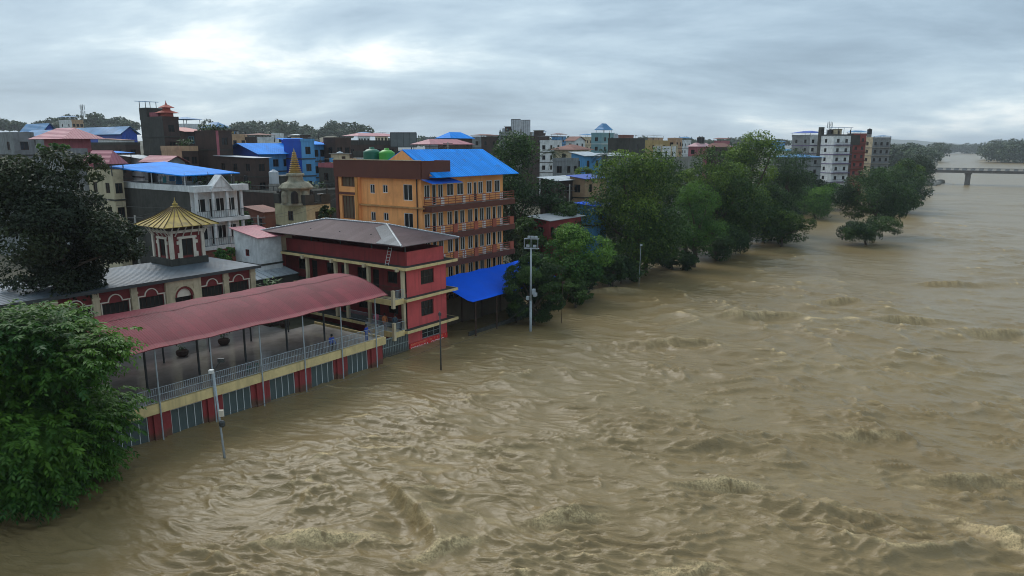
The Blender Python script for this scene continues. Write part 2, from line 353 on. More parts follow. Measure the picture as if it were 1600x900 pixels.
h += 0.22 * vnoise(su / 9, sv / 13, 31) * keep(9) + 0.13 * vnoise(su / 2.6, sv / 4.4, 32) * keep(2.9) + 0.08 * vnoise(su / 1.1, sv / 2.2, 34) * keep(1.25) + 0.035 * vnoise(pu / .5, pv / .7, 33) * keep(.6)
h -= 0.62
h *= calm
foam = smooth01((big * mid - 0.80) / 0.16) * smooth01((patch - 0.45) / 0.3) * 0.75
foam += smooth01((mid * sml - 0.62) / 0.25) * 0.8 * smooth01((patch - 0.3) / 0.4) * pt2
foam += smooth01((sml * sm2 - 0.5) / 0.3) * 0.5 * pt3 * pt2
# standing rollers that break: (pixel on the water in the photograph, width, length, height, turn)
for x, y, wd, ln, hh, tr, fm in [(655, 800, 1.5, 5.0, 0.9, -58, .3), (500, 838, 1.3, 4.4, 0.5, 8, 1.0), (1130, 752, 1.1, 3.0, 0.75, 4, 1.0), (1110, 690, 1.8, 3.6, 0.6, -8, 0),
                                  (884, 806, 0.9, 2.4, 0.5, 3, 1.0), (1592, 855, 1.3, 3.6, 0.7, -60, 1.1), (1290, 800, 1.6, 5.5, 0.6, -20, .1), (690, 845, 1.0, 2.6, 0.4, 30, .9),
                                  (1345, 676, 1.2, 3.4, 0.5, -5, .5), (1180, 494, 1.8, 7.0, 0.7, -3, .45), (960, 455, 1.6, 5.0, 0.6, 10, .4), (1050, 535, 2.0, 9.0, 0.55, -3, .3),
                                  (1420, 498, 1.6, 5.0, .7, 0, .5), (1530, 745, 1.4, 4.5, .6, -12, .4), (870, 530, 1.0, 4, .2, 12, .15), (1060, 885, 1.2, 2.6, .4, 5, .8),
                                  (1310, 470, 1.5, 5.0, .6, 5, .4), (1480, 440, 1.8, 7.0, .7, 0, .35), (1560, 520, 1.6, 6, .6, 4, .4), (760, 700, 1.4, 5, .45, -18, .3)]:
    c = on_z(x, y, 0); a = R(tr); ex, ey = X - c.x, Y - c.y
    lo = ex * math.cos(a) + ey * math.sin(a) + 0.35 * w3; ac = -ex * math.sin(a) + ey * math.cos(a) + 0.45 * w4 + 0.06 * lo * lo / ln
    env = np.exp(-(lo / (ln * 1.25)) ** 2 * 2.2); wd = wd * .8
    prof = np.exp(-(np.where(ac < 0, ac / (wd * .38), ac / (wd * 1.3))) ** 2)          # steep towards the viewer, long back
    trough = np.exp(-((ac + wd * 1.1) / (wd * .8)) ** 2)
    h += env * (prof * hh - trough * hh * .45)
    fz = env * np.exp(-((ac + wd * .12) / (wd * .40)) ** 2) * fm
    foam += fz * smooth01((0.42 + 0.8 * vnoise(lo / 1.3, ac / .3, 41) + .6 * vnoise(lo / .3, ac / .12, 42) + .45 * (fz - .6)) / .45)
    h += fz * 0.07 * keep(.4) * (vnoise(X / .42, Y / .42, 43) + .7 * vnoise(X / .2, Y / .2, 44))
stk = smooth01((vnoise(su / 1.4, sv / 6.5, 51) * .6 + vnoise(su / .5, sv / 1.6, 52) * .5 - .28) / .3) * smooth01((vnoise(su / 16, sv / 20, 53) - .12) / .3)
foam += .22 * stk * keep(1.2)
near_edge = smooth01((RR - 18) / 8) * (1 - smooth01((RR - 1200) / 1500))
h = h * near_edge * (np.abs(AA) < R(47))
n, m = X.shape; idx = np.arange(n * m).reshape(n, m); nx = np.roll(idx, -1, 1)
q = np.stack([idx[:-1], nx[:-1], nx[1:], idx[1:]], -1).reshape(-1, 4)[:, ::-1]
vt = np.stack([X, Y, h], -1).reshape(-1, 3)
wm = bpy.data.materials.new('muddy_water'); wm.use_nodes = True; t = wm.node_tree; b = t.nodes['Principled BSDF']
b.inputs['Roughness'].default_value = 0.30; b.inputs['IOR'].default_value = 1.33; b.inputs['Specular IOR Level'].default_value = 0.5
geo = N(t, 'ShaderNodeNewGeometry'); mpr = N(t, 'ShaderNodeMapping'); L(t, geo.outputs['Position'], mpr.inputs['Vector']); mpr.inputs['Rotation'].default_value = (0, 0, -R(78))
mpw = N(t, 'ShaderNodeMapping'); L(t, mpr.outputs[0], mpw.inputs['Vector']); mpw.inputs['Scale'].default_value = (1.0, 0.32, 1.0)
na = N(t, 'ShaderNodeTexNoise'); L(t, mpw.outputs[0], na.inputs['Vector']); na.inputs['Scale'].default_value = 0.09; na.inputs['Detail'].default_value = 5; na.inputs['Distortion'].default_value = 1.2
c1 = N(t, 'ShaderNodeMix', data_type='RGBA'); L(t, na.outputs['Fac'], c1.inputs[0]); c1.inputs[6].default_value = (0.185, 0.124, 0.050, 1); c1.inputs[7].default_value = (0.255, 0.196, 0.102, 1)
at = N(t, 'ShaderNodeAttribute', attribute_name='foam')
nf = N(t, 'ShaderNodeTexNoise'); L(t, geo.outputs['Position'], nf.inputs['Vector']); nf.inputs['Scale'].default_value = 9.0; nf.inputs['Detail'].default_value = 4; nf.inputs['Roughness'].default_value = .7
fm1 = N(t, 'ShaderNodeMath', operation='MULTIPLY', use_clamp=True); L(t, at.outputs['Fac'], fm1.inputs[0])
fr = N(t, 'ShaderNodeMapRange'); L(t, nf.outputs['Fac'], fr.inputs[0]); fr.inputs[1].default_value = .30; fr.inputs[2].default_value = .60; fr.inputs[4].default_value = 1.1; L(t, fr.outputs[0], fm1.inputs[1])
c2 = N(t, 'ShaderNodeMix', data_type='RGBA'); L(t, fm1.outputs[0], c2.inputs[0]); L(t, c1.outputs[2], c2.inputs[6]); c2.inputs[7].default_value = (0.66, 0.51, 0.28, 1)
L(t, c2.outputs[2], b.inputs['Base Color'])
rr = N(t, 'ShaderNodeMapRange'); L(t, fm1.outputs[0], rr.inputs[0]); rr.inputs[3].default_value = .28; rr.inputs[4].default_value = .8; L(t, rr.outputs[0], b.inputs['Roughness'])
nb = N(t, 'ShaderNodeTexNoise'); L(t, mpw.outputs[0], nb.inputs['Vector']); nb.inputs['Scale'].default_value = 3.4; nb.inputs['Detail'].default_value = 6; nb.inputs['Roughness'].default_value = .6; nb.inputs['Distortion'].default_value = 1.2
b0 = N(t, 'ShaderNodeBump'); L(t, nb.outputs['Fac'], b0.inputs['Height']); b0.inputs['Strength'].default_value = 1.0; b0.inputs['Distance'].default_value = .06
wn = N(t, 'ShaderNodeTexNoise'); L(t, mpw.outputs[0], wn.inputs['Vector']); wn.inputs['Scale'].default_value = .35; wn.inputs['Detail'].default_value = 2
wv_ = N(t, 'ShaderNodeVectorMath', operation='MULTIPLY_ADD'); L(t, wn.outputs['Color'], wv_.inputs[0]); wv_.inputs[1].default_value = (1.1, .8, 0); L(t, mpw.outputs[0], wv_.inputs[2])
nr_ = N(t, 'ShaderNodeTexNoise', noise_type='RIDGED_MULTIFRACTAL'); L(t, wv_.outputs[0], nr_.inputs['Vector']); nr_.inputs['Scale'].default_value = 1.15; nr_.inputs['Detail'].default_value = 5; nr_.inputs['Roughness'].default_value = .6; nr_.inputs['Lacunarity'].default_value = 2.1
nm = N(t, 'ShaderNodeTexNoise'); L(t, mpw.outputs[0], nm.inputs['Vector']); nm.inputs['Scale'].default_value = .22; nm.inputs['Detail'].default_value = 3
nmr = N(t, 'ShaderNodeMapRange'); L(t, nm.outputs['Fac'], nmr.inputs[0]); nmr.inputs[1].default_value = .38; nmr.inputs[2].default_value = .64; nmr.inputs[3].default_value = .15; nmr.inputs[4].default_value = 1
nmu = N(t, 'ShaderNodeMath', operation='MULTIPLY'); L(t, nr_.outputs['Fac'], nmu.inputs[0]); L(t, nmr.outputs[0], nmu.inputs[1])
b1 = N(t, 'ShaderNodeBump'); L(t, nmu.outputs[0], b1.inputs['Height']); b1.inputs['Strength'].default_value = 1.0; b1.inputs['Distance'].default_value = .24; L(t, b0.outputs[0], b1.inputs['Normal'])
nf2 = N(t, 'ShaderNodeTexNoise'); L(t, geo.outputs['Position'], nf2.inputs['Vector']); nf2.inputs['Scale'].default_value = 5.0; nf2.inputs['Detail'].default_value = 5; nf2.inputs['Roughness'].default_value = .75
fb = N(t, 'ShaderNodeMath', operation='MULTIPLY'); L(t, nf2.outputs['Fac'], fb.inputs[0]); L(t, at.outputs['Fac'], fb.inputs[1])
b2 = N(t, 'ShaderNodeBump'); L(t, fb.outputs[0], b2.inputs['Height']); b2.inputs['Strength'].default_value = 1.0; b2.inputs['Distance'].default_value = .10; L(t, b1.outputs[0], b2.inputs['Normal'])
L(t, b2.outputs[0], b.inputs['Normal'])
me = np_mesh('river', vt, q, [wm])
fa = me.attributes.new('foam', 'FLOAT', 'POINT'); fa.data.foreach_set('value', np.clip(foam * near_edge, 0, 1.2).astype(np.float32).ravel())
river = bpy.data.objects.new('river', me); col.objects.link(river); river['kind'] = 'structure'
# ============================================================ materials used by the buildings
cream = mat('cream_plaster', (0.60, 0.50, 0.33), 0.8, 0.65, (0.15, 0.13, 0.085), 0.7, streak=0.55)
yellow = mat('yellow_fascia', (0.72, 0.56, 0.27), 0.8, 0.45, (0.22, 0.17, 0.09), 0.9, streak=0.5)
redwall = mat('red_plaster', (0.62, 0.10, 0.10), 0.8, 0.5, (0.26, 0.045, 0.045), 0.5, streak=0.6, mud=True)
maroon = mat('maroon_plaster', (0.26, 0.035, 0.035), 0.8, 0.5, (0.08, 0.02, 0.02), 0.6, streak=0.55, mud=True)
templered = mat('temple_red', (0.19, 0.032, 0.030), 0.8, 0.5, (0.07, 0.015, 0.015), 0.6, streak=0.3)
hallroof = mat('pink_sheet', (0.205, 0.036, 0.048), 0.62, 0.6, (0.11, 0.026, 0.032), 0.35, wave=(0, 0.19, 0.008), spec=0.2)
greyroof = mat('faded_maroon_sheet', (0.125, 0.088, 0.092), 0.68, 0.5, (0.085, 0.048, 0.048), 0.4, wave=(1, 0.22, 0.01), spec=0.2)
galv = mat('galvanised_sheet', (0.40, 0.43, 0.46), 0.4, 0.4, (0.2, 0.2, 0.2), 0.8, wave=(1, 0.30, 0.02), metal=0.3)
slateblue = mat('blue_grey_sheet', (0.13, 0.165, 0.20), 0.35, 0.7, (0.05, 0.058, 0.065), 0.25, wave=(0, 0.35, 0.012), spec=0.35)
blueroof = mat('blue_sheet', (0.003, 0.27, 0.88), 0.6, 0.3, (0.003, 0.17, 0.60), 0.3, wave=(0, 0.45, 0.03), spec=0.12)
bluetarp = mat('blue_tarp', (0.002, 0.115, 0.80), 0.6, 0.35, (0.002, 0.07, 0.56), 0.5, bump=0.05, bscale=1.5, spec=0.12)
steel = mat('painted_steel', (0.36, 0.42, 0.46), 0.5, 0.4, (0.16, 0.12, 0.09), 2.0)
darksteel = mat('dark_steel', (0.05, 0.055, 0.055), 0.6, 0.3)
greygate = mat('grey_grille', (0.27, 0.32, 0.31), 0.6, 0.5, (0.1, 0.1, 0.09), 1.0, mud=True)
concrete = mat('concrete', (0.27, 0.265, 0.24), 0.88, 0.75, (0.07, 0.07, 0.06), 0.5, streak=0.75)
mossy = mat('mossy_concrete', (0.060, 0.058, 0.050), 0.92, 0.8, (0.016, 0.018, 0.014), 0.5, streak=0.7)
darkbrick = mat('dark_brick', (0.068, 0.042, 0.034), 0.92, 0.7, (0.020, 0.017, 0.015), 0.6, streak=0.6, bump=0.03, bscale=5)
brick = mat('red_brick', (0.20, 0.075, 0.05), 0.9, 0.5, (0.08, 0.035, 0.03), 0.8, bump=0.02, bscale=7)
white = mat('white_plaster', (0.68, 0.70, 0.70), 0.75, 0.65, (0.22, 0.23, 0.22), 0.7, streak=0.65)
orange = mat('orange_plaster', (0.92, 0.415, 0.145), 0.8, 0.5, (0.38, 0.14, 0.05), 0.4, streak=0.5)
brown = mat('brown_fascia', (0.115, 0.036, 0.022), 0.75, 0.4, (0.06, 0.02, 0.015), 0.8, streak=0.3)
railred = mat('rust_rail', (0.30, 0.065, 0.035), 0.6, 0.3)
palegrey = mat('pale_frame', (0.66, 0.67, 0.66), 0.5, 0.2)
wetfloor = mat('wet_tiles', (0.40, 0.38, 0.36), 0.08, 0.7, (0.17, 0.155, 0.14), 0.35, spec=0.6)
gold = mat('gilded_sheet', (0.44, 0.31, 0.06), 0.6, 0.9, (0.11, 0.085, 0.04), 0.9, metal=0.1)
darkwood = mat('dark_wood', (0.06, 0.035, 0.025), 0.8, 0.4)
dark_in = mat('dark_interior', (0.022, 0.02, 0.018), 0.9, 0.3)
ivory = mat('ivory_trim', (0.70, 0.63, 0.52), 0.75, 0.4, (0.3, 0.26, 0.2), 1.0)
pglass = glass(); bglass = glass('blue_glass', (0.03, 0.05, 0.06)); tglass = glass('teal_glass', (0.075, 0.10, 0.10))
gframe = mat('grille_frame', (.58, .62, .62), .6, .4, (.25, .22, .18), 1.0)
pierred = mat('pier_red', (.30, .045, .045), .8, .5, (.10, .02, .02), .6, streak=.6, mud=True)
pinkroof = mat('pink_roof', (0.43, 0.14, 0.17), 0.5, 0.4, (0.28, 0.10, 0.12), 0.4, wave=(0, 0.4, 0.03))
skin_dark = None

# ============================================================ riverside hall with barrel roof (u -36..-4.3, front v -1.2)
U0, U1 = -38.4, -4.3
hall = thing('riverside_hall', 'long open riverside hall with pink barrel sheet roof and yellow deck edge', 'hall', -20, 4, -1.2)
MB().box(U0, U1, -0.75, 9.4, 2.05, 2.5, wetfloor).build('deck', hall)
MB().box(U0, U1 + .12, -1.25, -0.76, 2.02, 2.74, yellow).box(U1, U1 + .13, -.755, 9.4, 2.03, 2.73, yellow).build('fascia', hall)
posts_u = [-35.0, -30.8, -26.6, -22.4, -18.1, -13.85, -9.7, -5.5]
for pu_ in posts_u:
    MB().tube((pu_, -1.33, -1.2), (pu_, -1.33, 7.0), 0.055, n=8, m=steel).build('front_post', hall)
for pu_ in (-34, -29.5, -25.2, -20.9, -16.6, -12.3, -8.0):
    MB().tube((pu_, 3.2, 2.5), (pu_, 3.2, 8.2), 0.09, n=8, m=darksteel).build('inner_post', hall)
    MB().tube((pu_, 8.8, 2.5), (pu_, 8.8, 7.0), 0.08, n=8, m=darksteel).build('rear_post', hall)
rl = MB(); railing(rl, (U0, -1.12, 2.74), (U1, -1.12, 2.74), 1.15, steel, 0.16, 0.016, (1.0, 0.55, 0.08)); railing(rl, (U1 - .05, -1.1, 2.74), (U1 - .05, 1.4, 2.74), 1.15, steel, 0.16, .016, (1, .55, .08)).build('railing', hall)
# barrel roof: arch from v -1.7 to 9.7
arc = []
for k in range(25):
    a = -1 + 2 * k / 24; arc.append((4.0 + a * 5.7, 6.95 + 1.45 * (1 - a * a)))
rf = MB(); ux = np.linspace(U0 - .4, -4.15, 60)
for j, (zoff, flip) in enumerate(((0, False), (-0.05, True))):
    i0 = len(rf.v)
    for x in ux:
        sag = 0.035 * math.sin(x * 0.9) + 0.02 * math.sin(x * 2.3)
        for (v_, z_) in arc: rf.v.append((x, v_, z_ + zoff + sag))
    for a in range(len(ux) - 1):
        for k in range(24):
            p = i0 + a * 25 + k; qd = (p, p + 25, p + 26, p + 1); rf.f.append(qd if not flip else qd[::-1]); rf.m.append(rf.mi(hallroof))
    if j == 0: top0 = i0
n25 = len(ux) * 25
for k in range(24):
    for a in (0, len(ux) - 1):
        p = a * 25 + k; rf.f.append((p, p + 1, p + 1 + n25, p + n25)); rf.m.append(0)
for a in range(len(ux) - 1):
    for k in (0, 24):
        p = a * 25 + k; rf.f.append((p, p + 25, p + 25 + n25, p + n25)); rf.m.append(0)
roof = rf.build('roof', hall, smooth=True)
# lapped joint along the crest, uneven screws and rust
jt = MB()
for a in range(len(ux) - 1):
    x0, x1 = ux[a], ux[a + 1]; w = 0.03 + .02 * rnd.random(); vj = 3.1 + .05 * math.sin(x0 * 1.7); zj = 6.95 + 1.45 * (1 - ((vj - 4) / 5.7) ** 2) + .03
    s0 = 0.035 * math.sin(x0 * .9) + .02 * math.sin(x0 * 2.3); s1 = 0.035 * math.sin(x1 * .9) + .02 * math.sin(x1 * 2.3)
    jt.face([(x0, vj - w, zj + s0), (x1, vj - w, zj + s1), (x1, vj + w, zj + .01 + s1), (x0, vj + w, zj + .01 + s0)], mat('rusty_joint', (0.09, 0.03, 0.03), .8))
jt.build('lap_joint', roof)
for x in np.arange(U0 + .5, -4, 4.25):
    m_ = MB()
    for k in range(0, 24, 2): m_.tube((x, arc[k][0], arc[k][1] - .12), (x, arc[min(24, k + 2)][0], arc[min(24, k + 2)][1] - .12), .04, n=5, m=darksteel)
    m_.build('roof_truss', hall)
MB().tube((U0, -1.35, 6.86), (U1, -1.35, 6.86), .05, n=6, m=darksteel).build('eave_beam', hall)
# flooded ground storey: piers and sliding grille windows
wl = MB(); ops = []
for k, pu_ in enumerate(posts_u):
    if k < len(posts_u) - 1: ops.append((pu_ + .95, pu_ + 3.45, -0.6, 1.85))
wall(wl, 'r', -0.85, U0, U1, -1.6, 2.04, ops, pierred, depth=.5); wl.face([(U1, -.85, -1.6), (U1, 9.4, -1.6), (U1, 9.4, 2.04), (U1, -.85, 2.04)], redwall)
wl.face([(U0, -.85, -1.6), (U0, -.85, 2.04), (U0, 9.4, 2.04), (U0, 9.4, -1.6)], maroon); wl.box(U0, U1, .2, .3, -1.6, 2.04, dark_in)
wl.build('ground_wall', hall)
for pu_ in posts_u: MB().box(pu_ - .42, pu_ + .42, -1.05, -.86, -1.6, 2.03, pierred).build('pier', hall)
for a, b_, c_, d_ in ops: window(hall, 'r', -.85, a, b_, c_, d_, gframe, tglass, bars=3, inset=.1, fw=.06, hbars=0, name='grille_window')
# things on the deck: round stone tubs, stools
def tub(u, v, lab):
    t_ = thing('stone_tub', lab, 'planter', u, v, 2.5, 'stone tubs on the hall deck')
    MB().lathe((u, v, 2.5), [(.34, 0), (.5, .18), (.55, .42), (.46, .55), (.40, .55), (.38, .48)], 14, darkbrick).build('bowl', t_, smooth=True)
    p = MB()
    for k in range(26):
        a = rnd.random() * 6.28; r = rnd.random() * .4; hgt = .2 + rnd.random() * .35
        c = Vector((u + r * math.cos(a), v + r * math.sin(a), 2.95 + hgt)); d = Vector((rnd.uniform(-1, 1), rnd.uniform(-1, 1), rnd.uniform(0, .6))).normalized() * .18; e = d.cross(Vector((0, 0, 1))).normalized() * .06
        p.face([c - d, c + e, c + d, c - e], mat('pot_leaf', (.04, .09, .03), .7))
    p.build('plant', t_)
tub(*to_uv(on_z(285, 553, 2.7)), 'dark round planter on wet deck, nearest the green tree')
tub(*to_uv(on_z(350, 535, 2.7)), 'dark round planter on wet deck, second from the green tree')
tub(*to_uv(on_z(445, 508, 2.7)), 'dark round planter far back on deck, beside the red guesthouse')
def stool(u, v, lab, m_):
    t_ = thing('plastic_stool', lab, 'stool', u, v, 2.5, 'stools by the deck railing')
    MB().lathe((u, v, 2.93), [(.15, 0), (.19, .01), (.19, .04), (.17, .055)], 10, m_).build('seat', t_)
    for a in range(4):
        x, y = u + .12 * math.cos(a * 1.57 + .78), v + .12 * math.sin(a * 1.57 + .78)
        MB().tube((x * 1.0 + .05 * math.cos(a * 1.57 + .78), y + .05 * math.sin(a * 1.57 + .78), 2.5), (x, y, 2.94), .022, .018, n=6, m=m_).build('leg', t_)
gp = mat('green_plastic', (.03, .12, .08), .5, .1)
stool(-18.0, 0.6, 'green plastic stool by the hall railing, left one', gp); stool(-17.2, .75, 'green plastic stool by the hall railing, right one', gp)

# ============================================================ red guesthouse at the water (u 0..7.3, v 0..22.8)
red = thing('red_guesthouse', 'red three-storey guesthouse with cream verandas and faded hip roof standing in the flood', 'building', 3.6, 11, -1.4)
for zf in (2.2, 5.55, 8.8):
    s_ = MB().box(-.05, 7.9, -.15, 22.9, zf - .22, zf - .004, mossy)
    s_.box(-.12, 7.97, -.22, -.151, zf - .26, zf + .03, yellow).box(-.12, -.051, -.15, 22.97, zf - .26, zf + .03, yellow).box(7.901, 7.97, -.15, 22.97, zf - .26, zf + .03, yellow)
    s_.build('floor_slab', red)
    if zf > 3:
        for v_ in (.9, 5.8, 11, 16, 21.5): MB().box(-.45, -.121, v_ - .14, v_ + .14, zf - .42, zf - .05, cream).build('beam_end', red)
ew = MB()
eo = [(2.9, 4.95, 6.55, 8.1), (2.85, 4.8, 3.1, 4.75), (2.9, 5.8, .62, 1.75)]
for (za, zb), op in zip(((5.56, 8.57), (2.21, 5.32), (-1.5, 1.97)), eo): wall(ew, 'r', .6, .75, 6.9, za, zb, [op], redwall, depth=.25)
for za, zb in ((5.56, 8.57), (2.21, 5.32), (-1.5, 1.97)): ew.face([(6.9, .6, za), (6.9, 22.4, za), (6.9, 22.4, zb), (6.9, .6, zb)], redwall); ew.face([(.75, 22.4, za), (.75, 22.4, zb), (6.9, 22.4, zb), (6.9, 22.4, za)], redwall)
ew.build('end_wall', red)
for k, (a, b_, c_, d_) in enumerate(eo): window(red, 'r', .6, a, b_, c_, d_, darkwood if k < 2 else greygate, pglass, bars=2, inset=.15, hbars=1)
# veranda walls (recessed), doors and windows
vw = MB()
vdoors = []
for zf, top in ((5.56, 8.57), (2.21, 5.32)):
    op = []
    for v_ in (3.2, 8.0, 13.2, 18.4):
        op.append((v_ - 1.9, v_ - .9, zf + .1, zf + 2.2)); op.append((v_ + .1, v_ + 1.6, zf + .9, zf + 2.2))
    wall(vw, 'l', 2.1, .6, 22.4, zf, top, op, maroon, depth=.2); vdoors += [(zf, o_) for o_ in op]
vw.face([(.75, .62, 2.21), (2.1, .62, 2.21), (2.1, .62, 8.5), (.75, .62, 8.5)][::-1], maroon)
wall(vw, 'l', .75, .6, 22.4, -1.5, 1.97, [], maroon)
vw.build('veranda_wall', red)
for zf, (a, b_, c_, d_) in vdoors:
    tall = d_ - c_ > 1.8
    window(red, 'l', 2.1, a, b_, c_, d_, darkwood, dark_in if tall else pglass, bars=0 if tall else 1, inset=.12, name='door' if tall else 'window', hbars=1 if tall else 0)
for zf, top in ((5.56, 8.54), (2.21, 5.29)):
    for v_ in (.72, 5.8, 9.3, 11.1, 16, 22.2): MB().box(.18, .5, v_ - .16, v_ + .16, zf, top, cream).build('column', red)
r_ = MB(); railing(r_, (.3, .8, 5.58), (.3, 5.7, 5.58), 1.0, darkwood, .16, .018); railing(r_, (.3, .8, 2.23), (.3, 9.2, 2.23), 1.0, steel, .16, .016).build('veranda_railing', red)
# projecting balcony at the river end, with corner post
for zf in (2.2, 5.55):
    b_ = MB().box(-1.5, -.125, .3, 4.4, zf - .25, zf - .02, cream).box(-1.62, -1.501, .25, 4.45, zf - .42, zf + .14, yellow).box(-1.5, -.126, .18, .299, zf - .42, zf + .14, yellow); b_.build('balcony', red)
    MB().box(-1.7, -1.4, .12, .42, zf - .7, zf + 1.15, cream).build('balcony_post', red)
    q_ = MB(); railing(q_, (-1.55, .4, zf + .14), (-1.55, 4.4, zf + .14), .95, steel if zf < 3 else darkwood, .16, .016); railing(q_, (-1.45, .24, zf + .14), (-.1, .24, zf + .14), .95, steel, .16, .016).build('balcony_railing', red)
# open roof storey: parapet, posts, hip roof
pw = MB().box(1.0, 1.2, .9, 22, 8.8, 10.25, maroon).box(1.201, 6.9, .9, 1.1, 8.8, 10.25, redwall).box(6.7, 6.9, 1.101, 22, 8.8, 10.25, maroon).box(1.201, 6.699, 21.8, 22, 8.8, 10.25, maroon); pw.build('parapet', red)
MB().box(.3, 1.9, 20.6, 22.7, 8.8, 11.2, cream).build('stair_head', red)
for v_ in (1.0, 6, 11, 16, 21.2):
    for u_ in (1.1, 6.8): MB().tube((u_, v_, 10.25), (u_, v_, 11.75 if 4 < v_ < 18 else 11.3), .07, n=7, m=darksteel).build('roof_post', red)
hr = hip_roof(MB(), -.7, 8.2, -.3, 23.0, 11.12, 12.55, greyroof, 'v', inset=6.6).build('hip_roof', red)
cap = MB()
for p, q_ in (((3.75, 6.3, 12.6), (3.75, 16.4, 12.6)), ((-.7, -.3, 11.17), (3.75, 6.3, 12.6)), ((8.2, -.3, 11.17), (3.75, 6.3, 12.6)), ((-.7, 23, 11.17), (3.75, 16.4, 12.6)), ((8.2, 23, 11.17), (3.75, 16.4, 12.6))):
    cap.tube(p, q_, .11, n=6, m=galv)
cap.build('ridge_cap', hr)
MB().sheet([(-.72, -.25, 11.19), (3.7, 6.3, 12.61), (2.6, 6.9, 12.27), (.3, 3.6, 11.53), (-.72, 3.4, 11.21)], .03, mat('old_galvanised', (.21, .22, .23), .6, .5, wave=(1, .22, .01), spec=.2)).build('patch_sheet', hr)
# red board at the water line
sg = thing('red_signboard', 'red board with white lettering on guesthouse wall just above the flood', 'sign', 3.6, .5, -.6)
MB().box(.85, 6.85, .50, .56, -.75, .55, mat('sign_red', (.62, .03, .03), .5, .15)).build('board', sg)
def lettering(parent, txt, u, v, z, size, m_, name='lettering'):
    c = bpy.data.curves.new(name, 'FONT'); c.body = txt; c.size = size; c.extrude = .006; c.space_character = 1.05
    o_ = bpy.data.objects.new('tmp', c); col.objects.link(o_); dg = bpy.context.evaluated_depsgraph_get(); dg.update()
    me_ = bpy.data.meshes.new_from_object(o_.evaluated_get(dg)); bpy.data.objects.remove(o_); me_.name = name; me_.materials.clear(); me_.materials.append(m_)
    n_ = bpy.data.objects.new(name, me_); col.objects.link(n_); n_.parent = parent; g = ORG[parent.name]
    n_.location = (u - g[0], v - g[1], z - g[2]); n_.rotation_euler = (math.pi / 2, 0, 0); return n_
wpaint = mat('white_paint', (.75, .75, .75), .6, .2); opaint = mat('orange_paint', (.75, .28, .16), .6, .2)
lettering(sg, 'WMPACA  DCPPO', 1.0, .495, -.28, .62, wpaint)
ol = MB(); rs_ = random.Random(2); x_ = 1.05                       # a worn line of small strokes, too faded to read
while x_ < 6.5:
    w_ = rs_.uniform(.07, .16); h_ = rs_.uniform(.12, .2); ol.box(x_, x_ + w_ * .4, .488, .499, .27, .27 + h_, opaint).box(x_ - .02, x_ + w_, .489, .4985, .27 + h_, .30 + h_, opaint); x_ += w_ + (.05 if rs_.random() < .8 else .35)
ol.build('faded_lettering', sg)
# grille gate between hall and guesthouse
gt = thing('grille_gate', 'grey steel grille gate between hall and red guesthouse', 'gate', -1.8, .2, -1.4)
MB().box(-4.1, .55, .42, .5, -1.4, 1.9, mat('gate_sheet', (.10, .115, .11), .7, .5)).build('sheet', gt)
for k in range(20):
    MB().tube((-4.0 + k * .235, .34, -1.4), (-4.0 + k * .235, .34, 1.85), .03, n=5, m=greygate).build('bar', gt)
for z_ in (.1, 1.0, 1.85): MB().box(-4.1, .6, .30, .335, z_ - .04, z_ + .04, greygate).build('crossbar', gt)
# ladder
ld = thing('ladder', 'aluminium ladder leaning on the guesthouse roof parapet', 'ladder', .6, 3.0, 8.8)
for v_ in (2.75, 3.25): MB().tube((.35, v_, 8.8), (.93, v_, 10.6), .03, n=6, m=palegrey).build('stile', ld)
for k in range(6): f_ = (k + .6) / 6; MB().tube((.35 + .58 * f_, 2.75, 8.8 + 1.8 * f_), (.35 + .58 * f_, 3.25, 8.8 + 1.8 * f_), .018, n=5, m=palegrey).build('rung', ld)

# ============================================================ temple hall with gilded cupola (front v 14, u -30..-7.8)
tm = thing('temple_hall', 'red and cream temple hall with arched windows and flat blue-grey roof', 'temple', -18, 19, .5)
MB().box(-31, -7.6, 13.4, 24.3, 8.62, 8.85, slateblue).box(-31, -7.55, 13.33, 13.399, 8.58, 8.87, darksteel).build('roof', tm)
MB().box(-31, -7.5, 9.41, 24.5, -1.5, 2.45, wetfloor).build('plinth', tm)
tw = MB(); bays = [(-28.6, 1), (-25.3, 1), (-22.05, 1), (-18.85, 1), (-15.8, 2), (-12.8, 1), (-9.9, 1)]
ops = []
for c_, kd in bays:
    ops.append((c_ - (1.15 if kd == 1 else .85), c_ + (1.15 if kd == 1 else .85), 4.6 if kd == 1 else 2.5, 7.4 if kd == 1 else 6.9))
wall(tw, 'r', 14, -30.6, -7.9, 2.44, 8.61, ops, templered, depth=.35)
tw.face([(-7.9, 14, 2.44), (-7.9, 24, 2.44), (-7.9, 24, 8.61), (-7.9, 14, 8.61)], templered); tw.face([(-30.6, 14, 2.44), (-30.6, 14, 8.61), (-30.6, 24, 8.61), (-30.6, 24, 2.44)], templered); tw.box(-30.6, -7.9, 15.2, 15.3, 2.45, 8.6, dark_in)
tw.build('wall', tm)
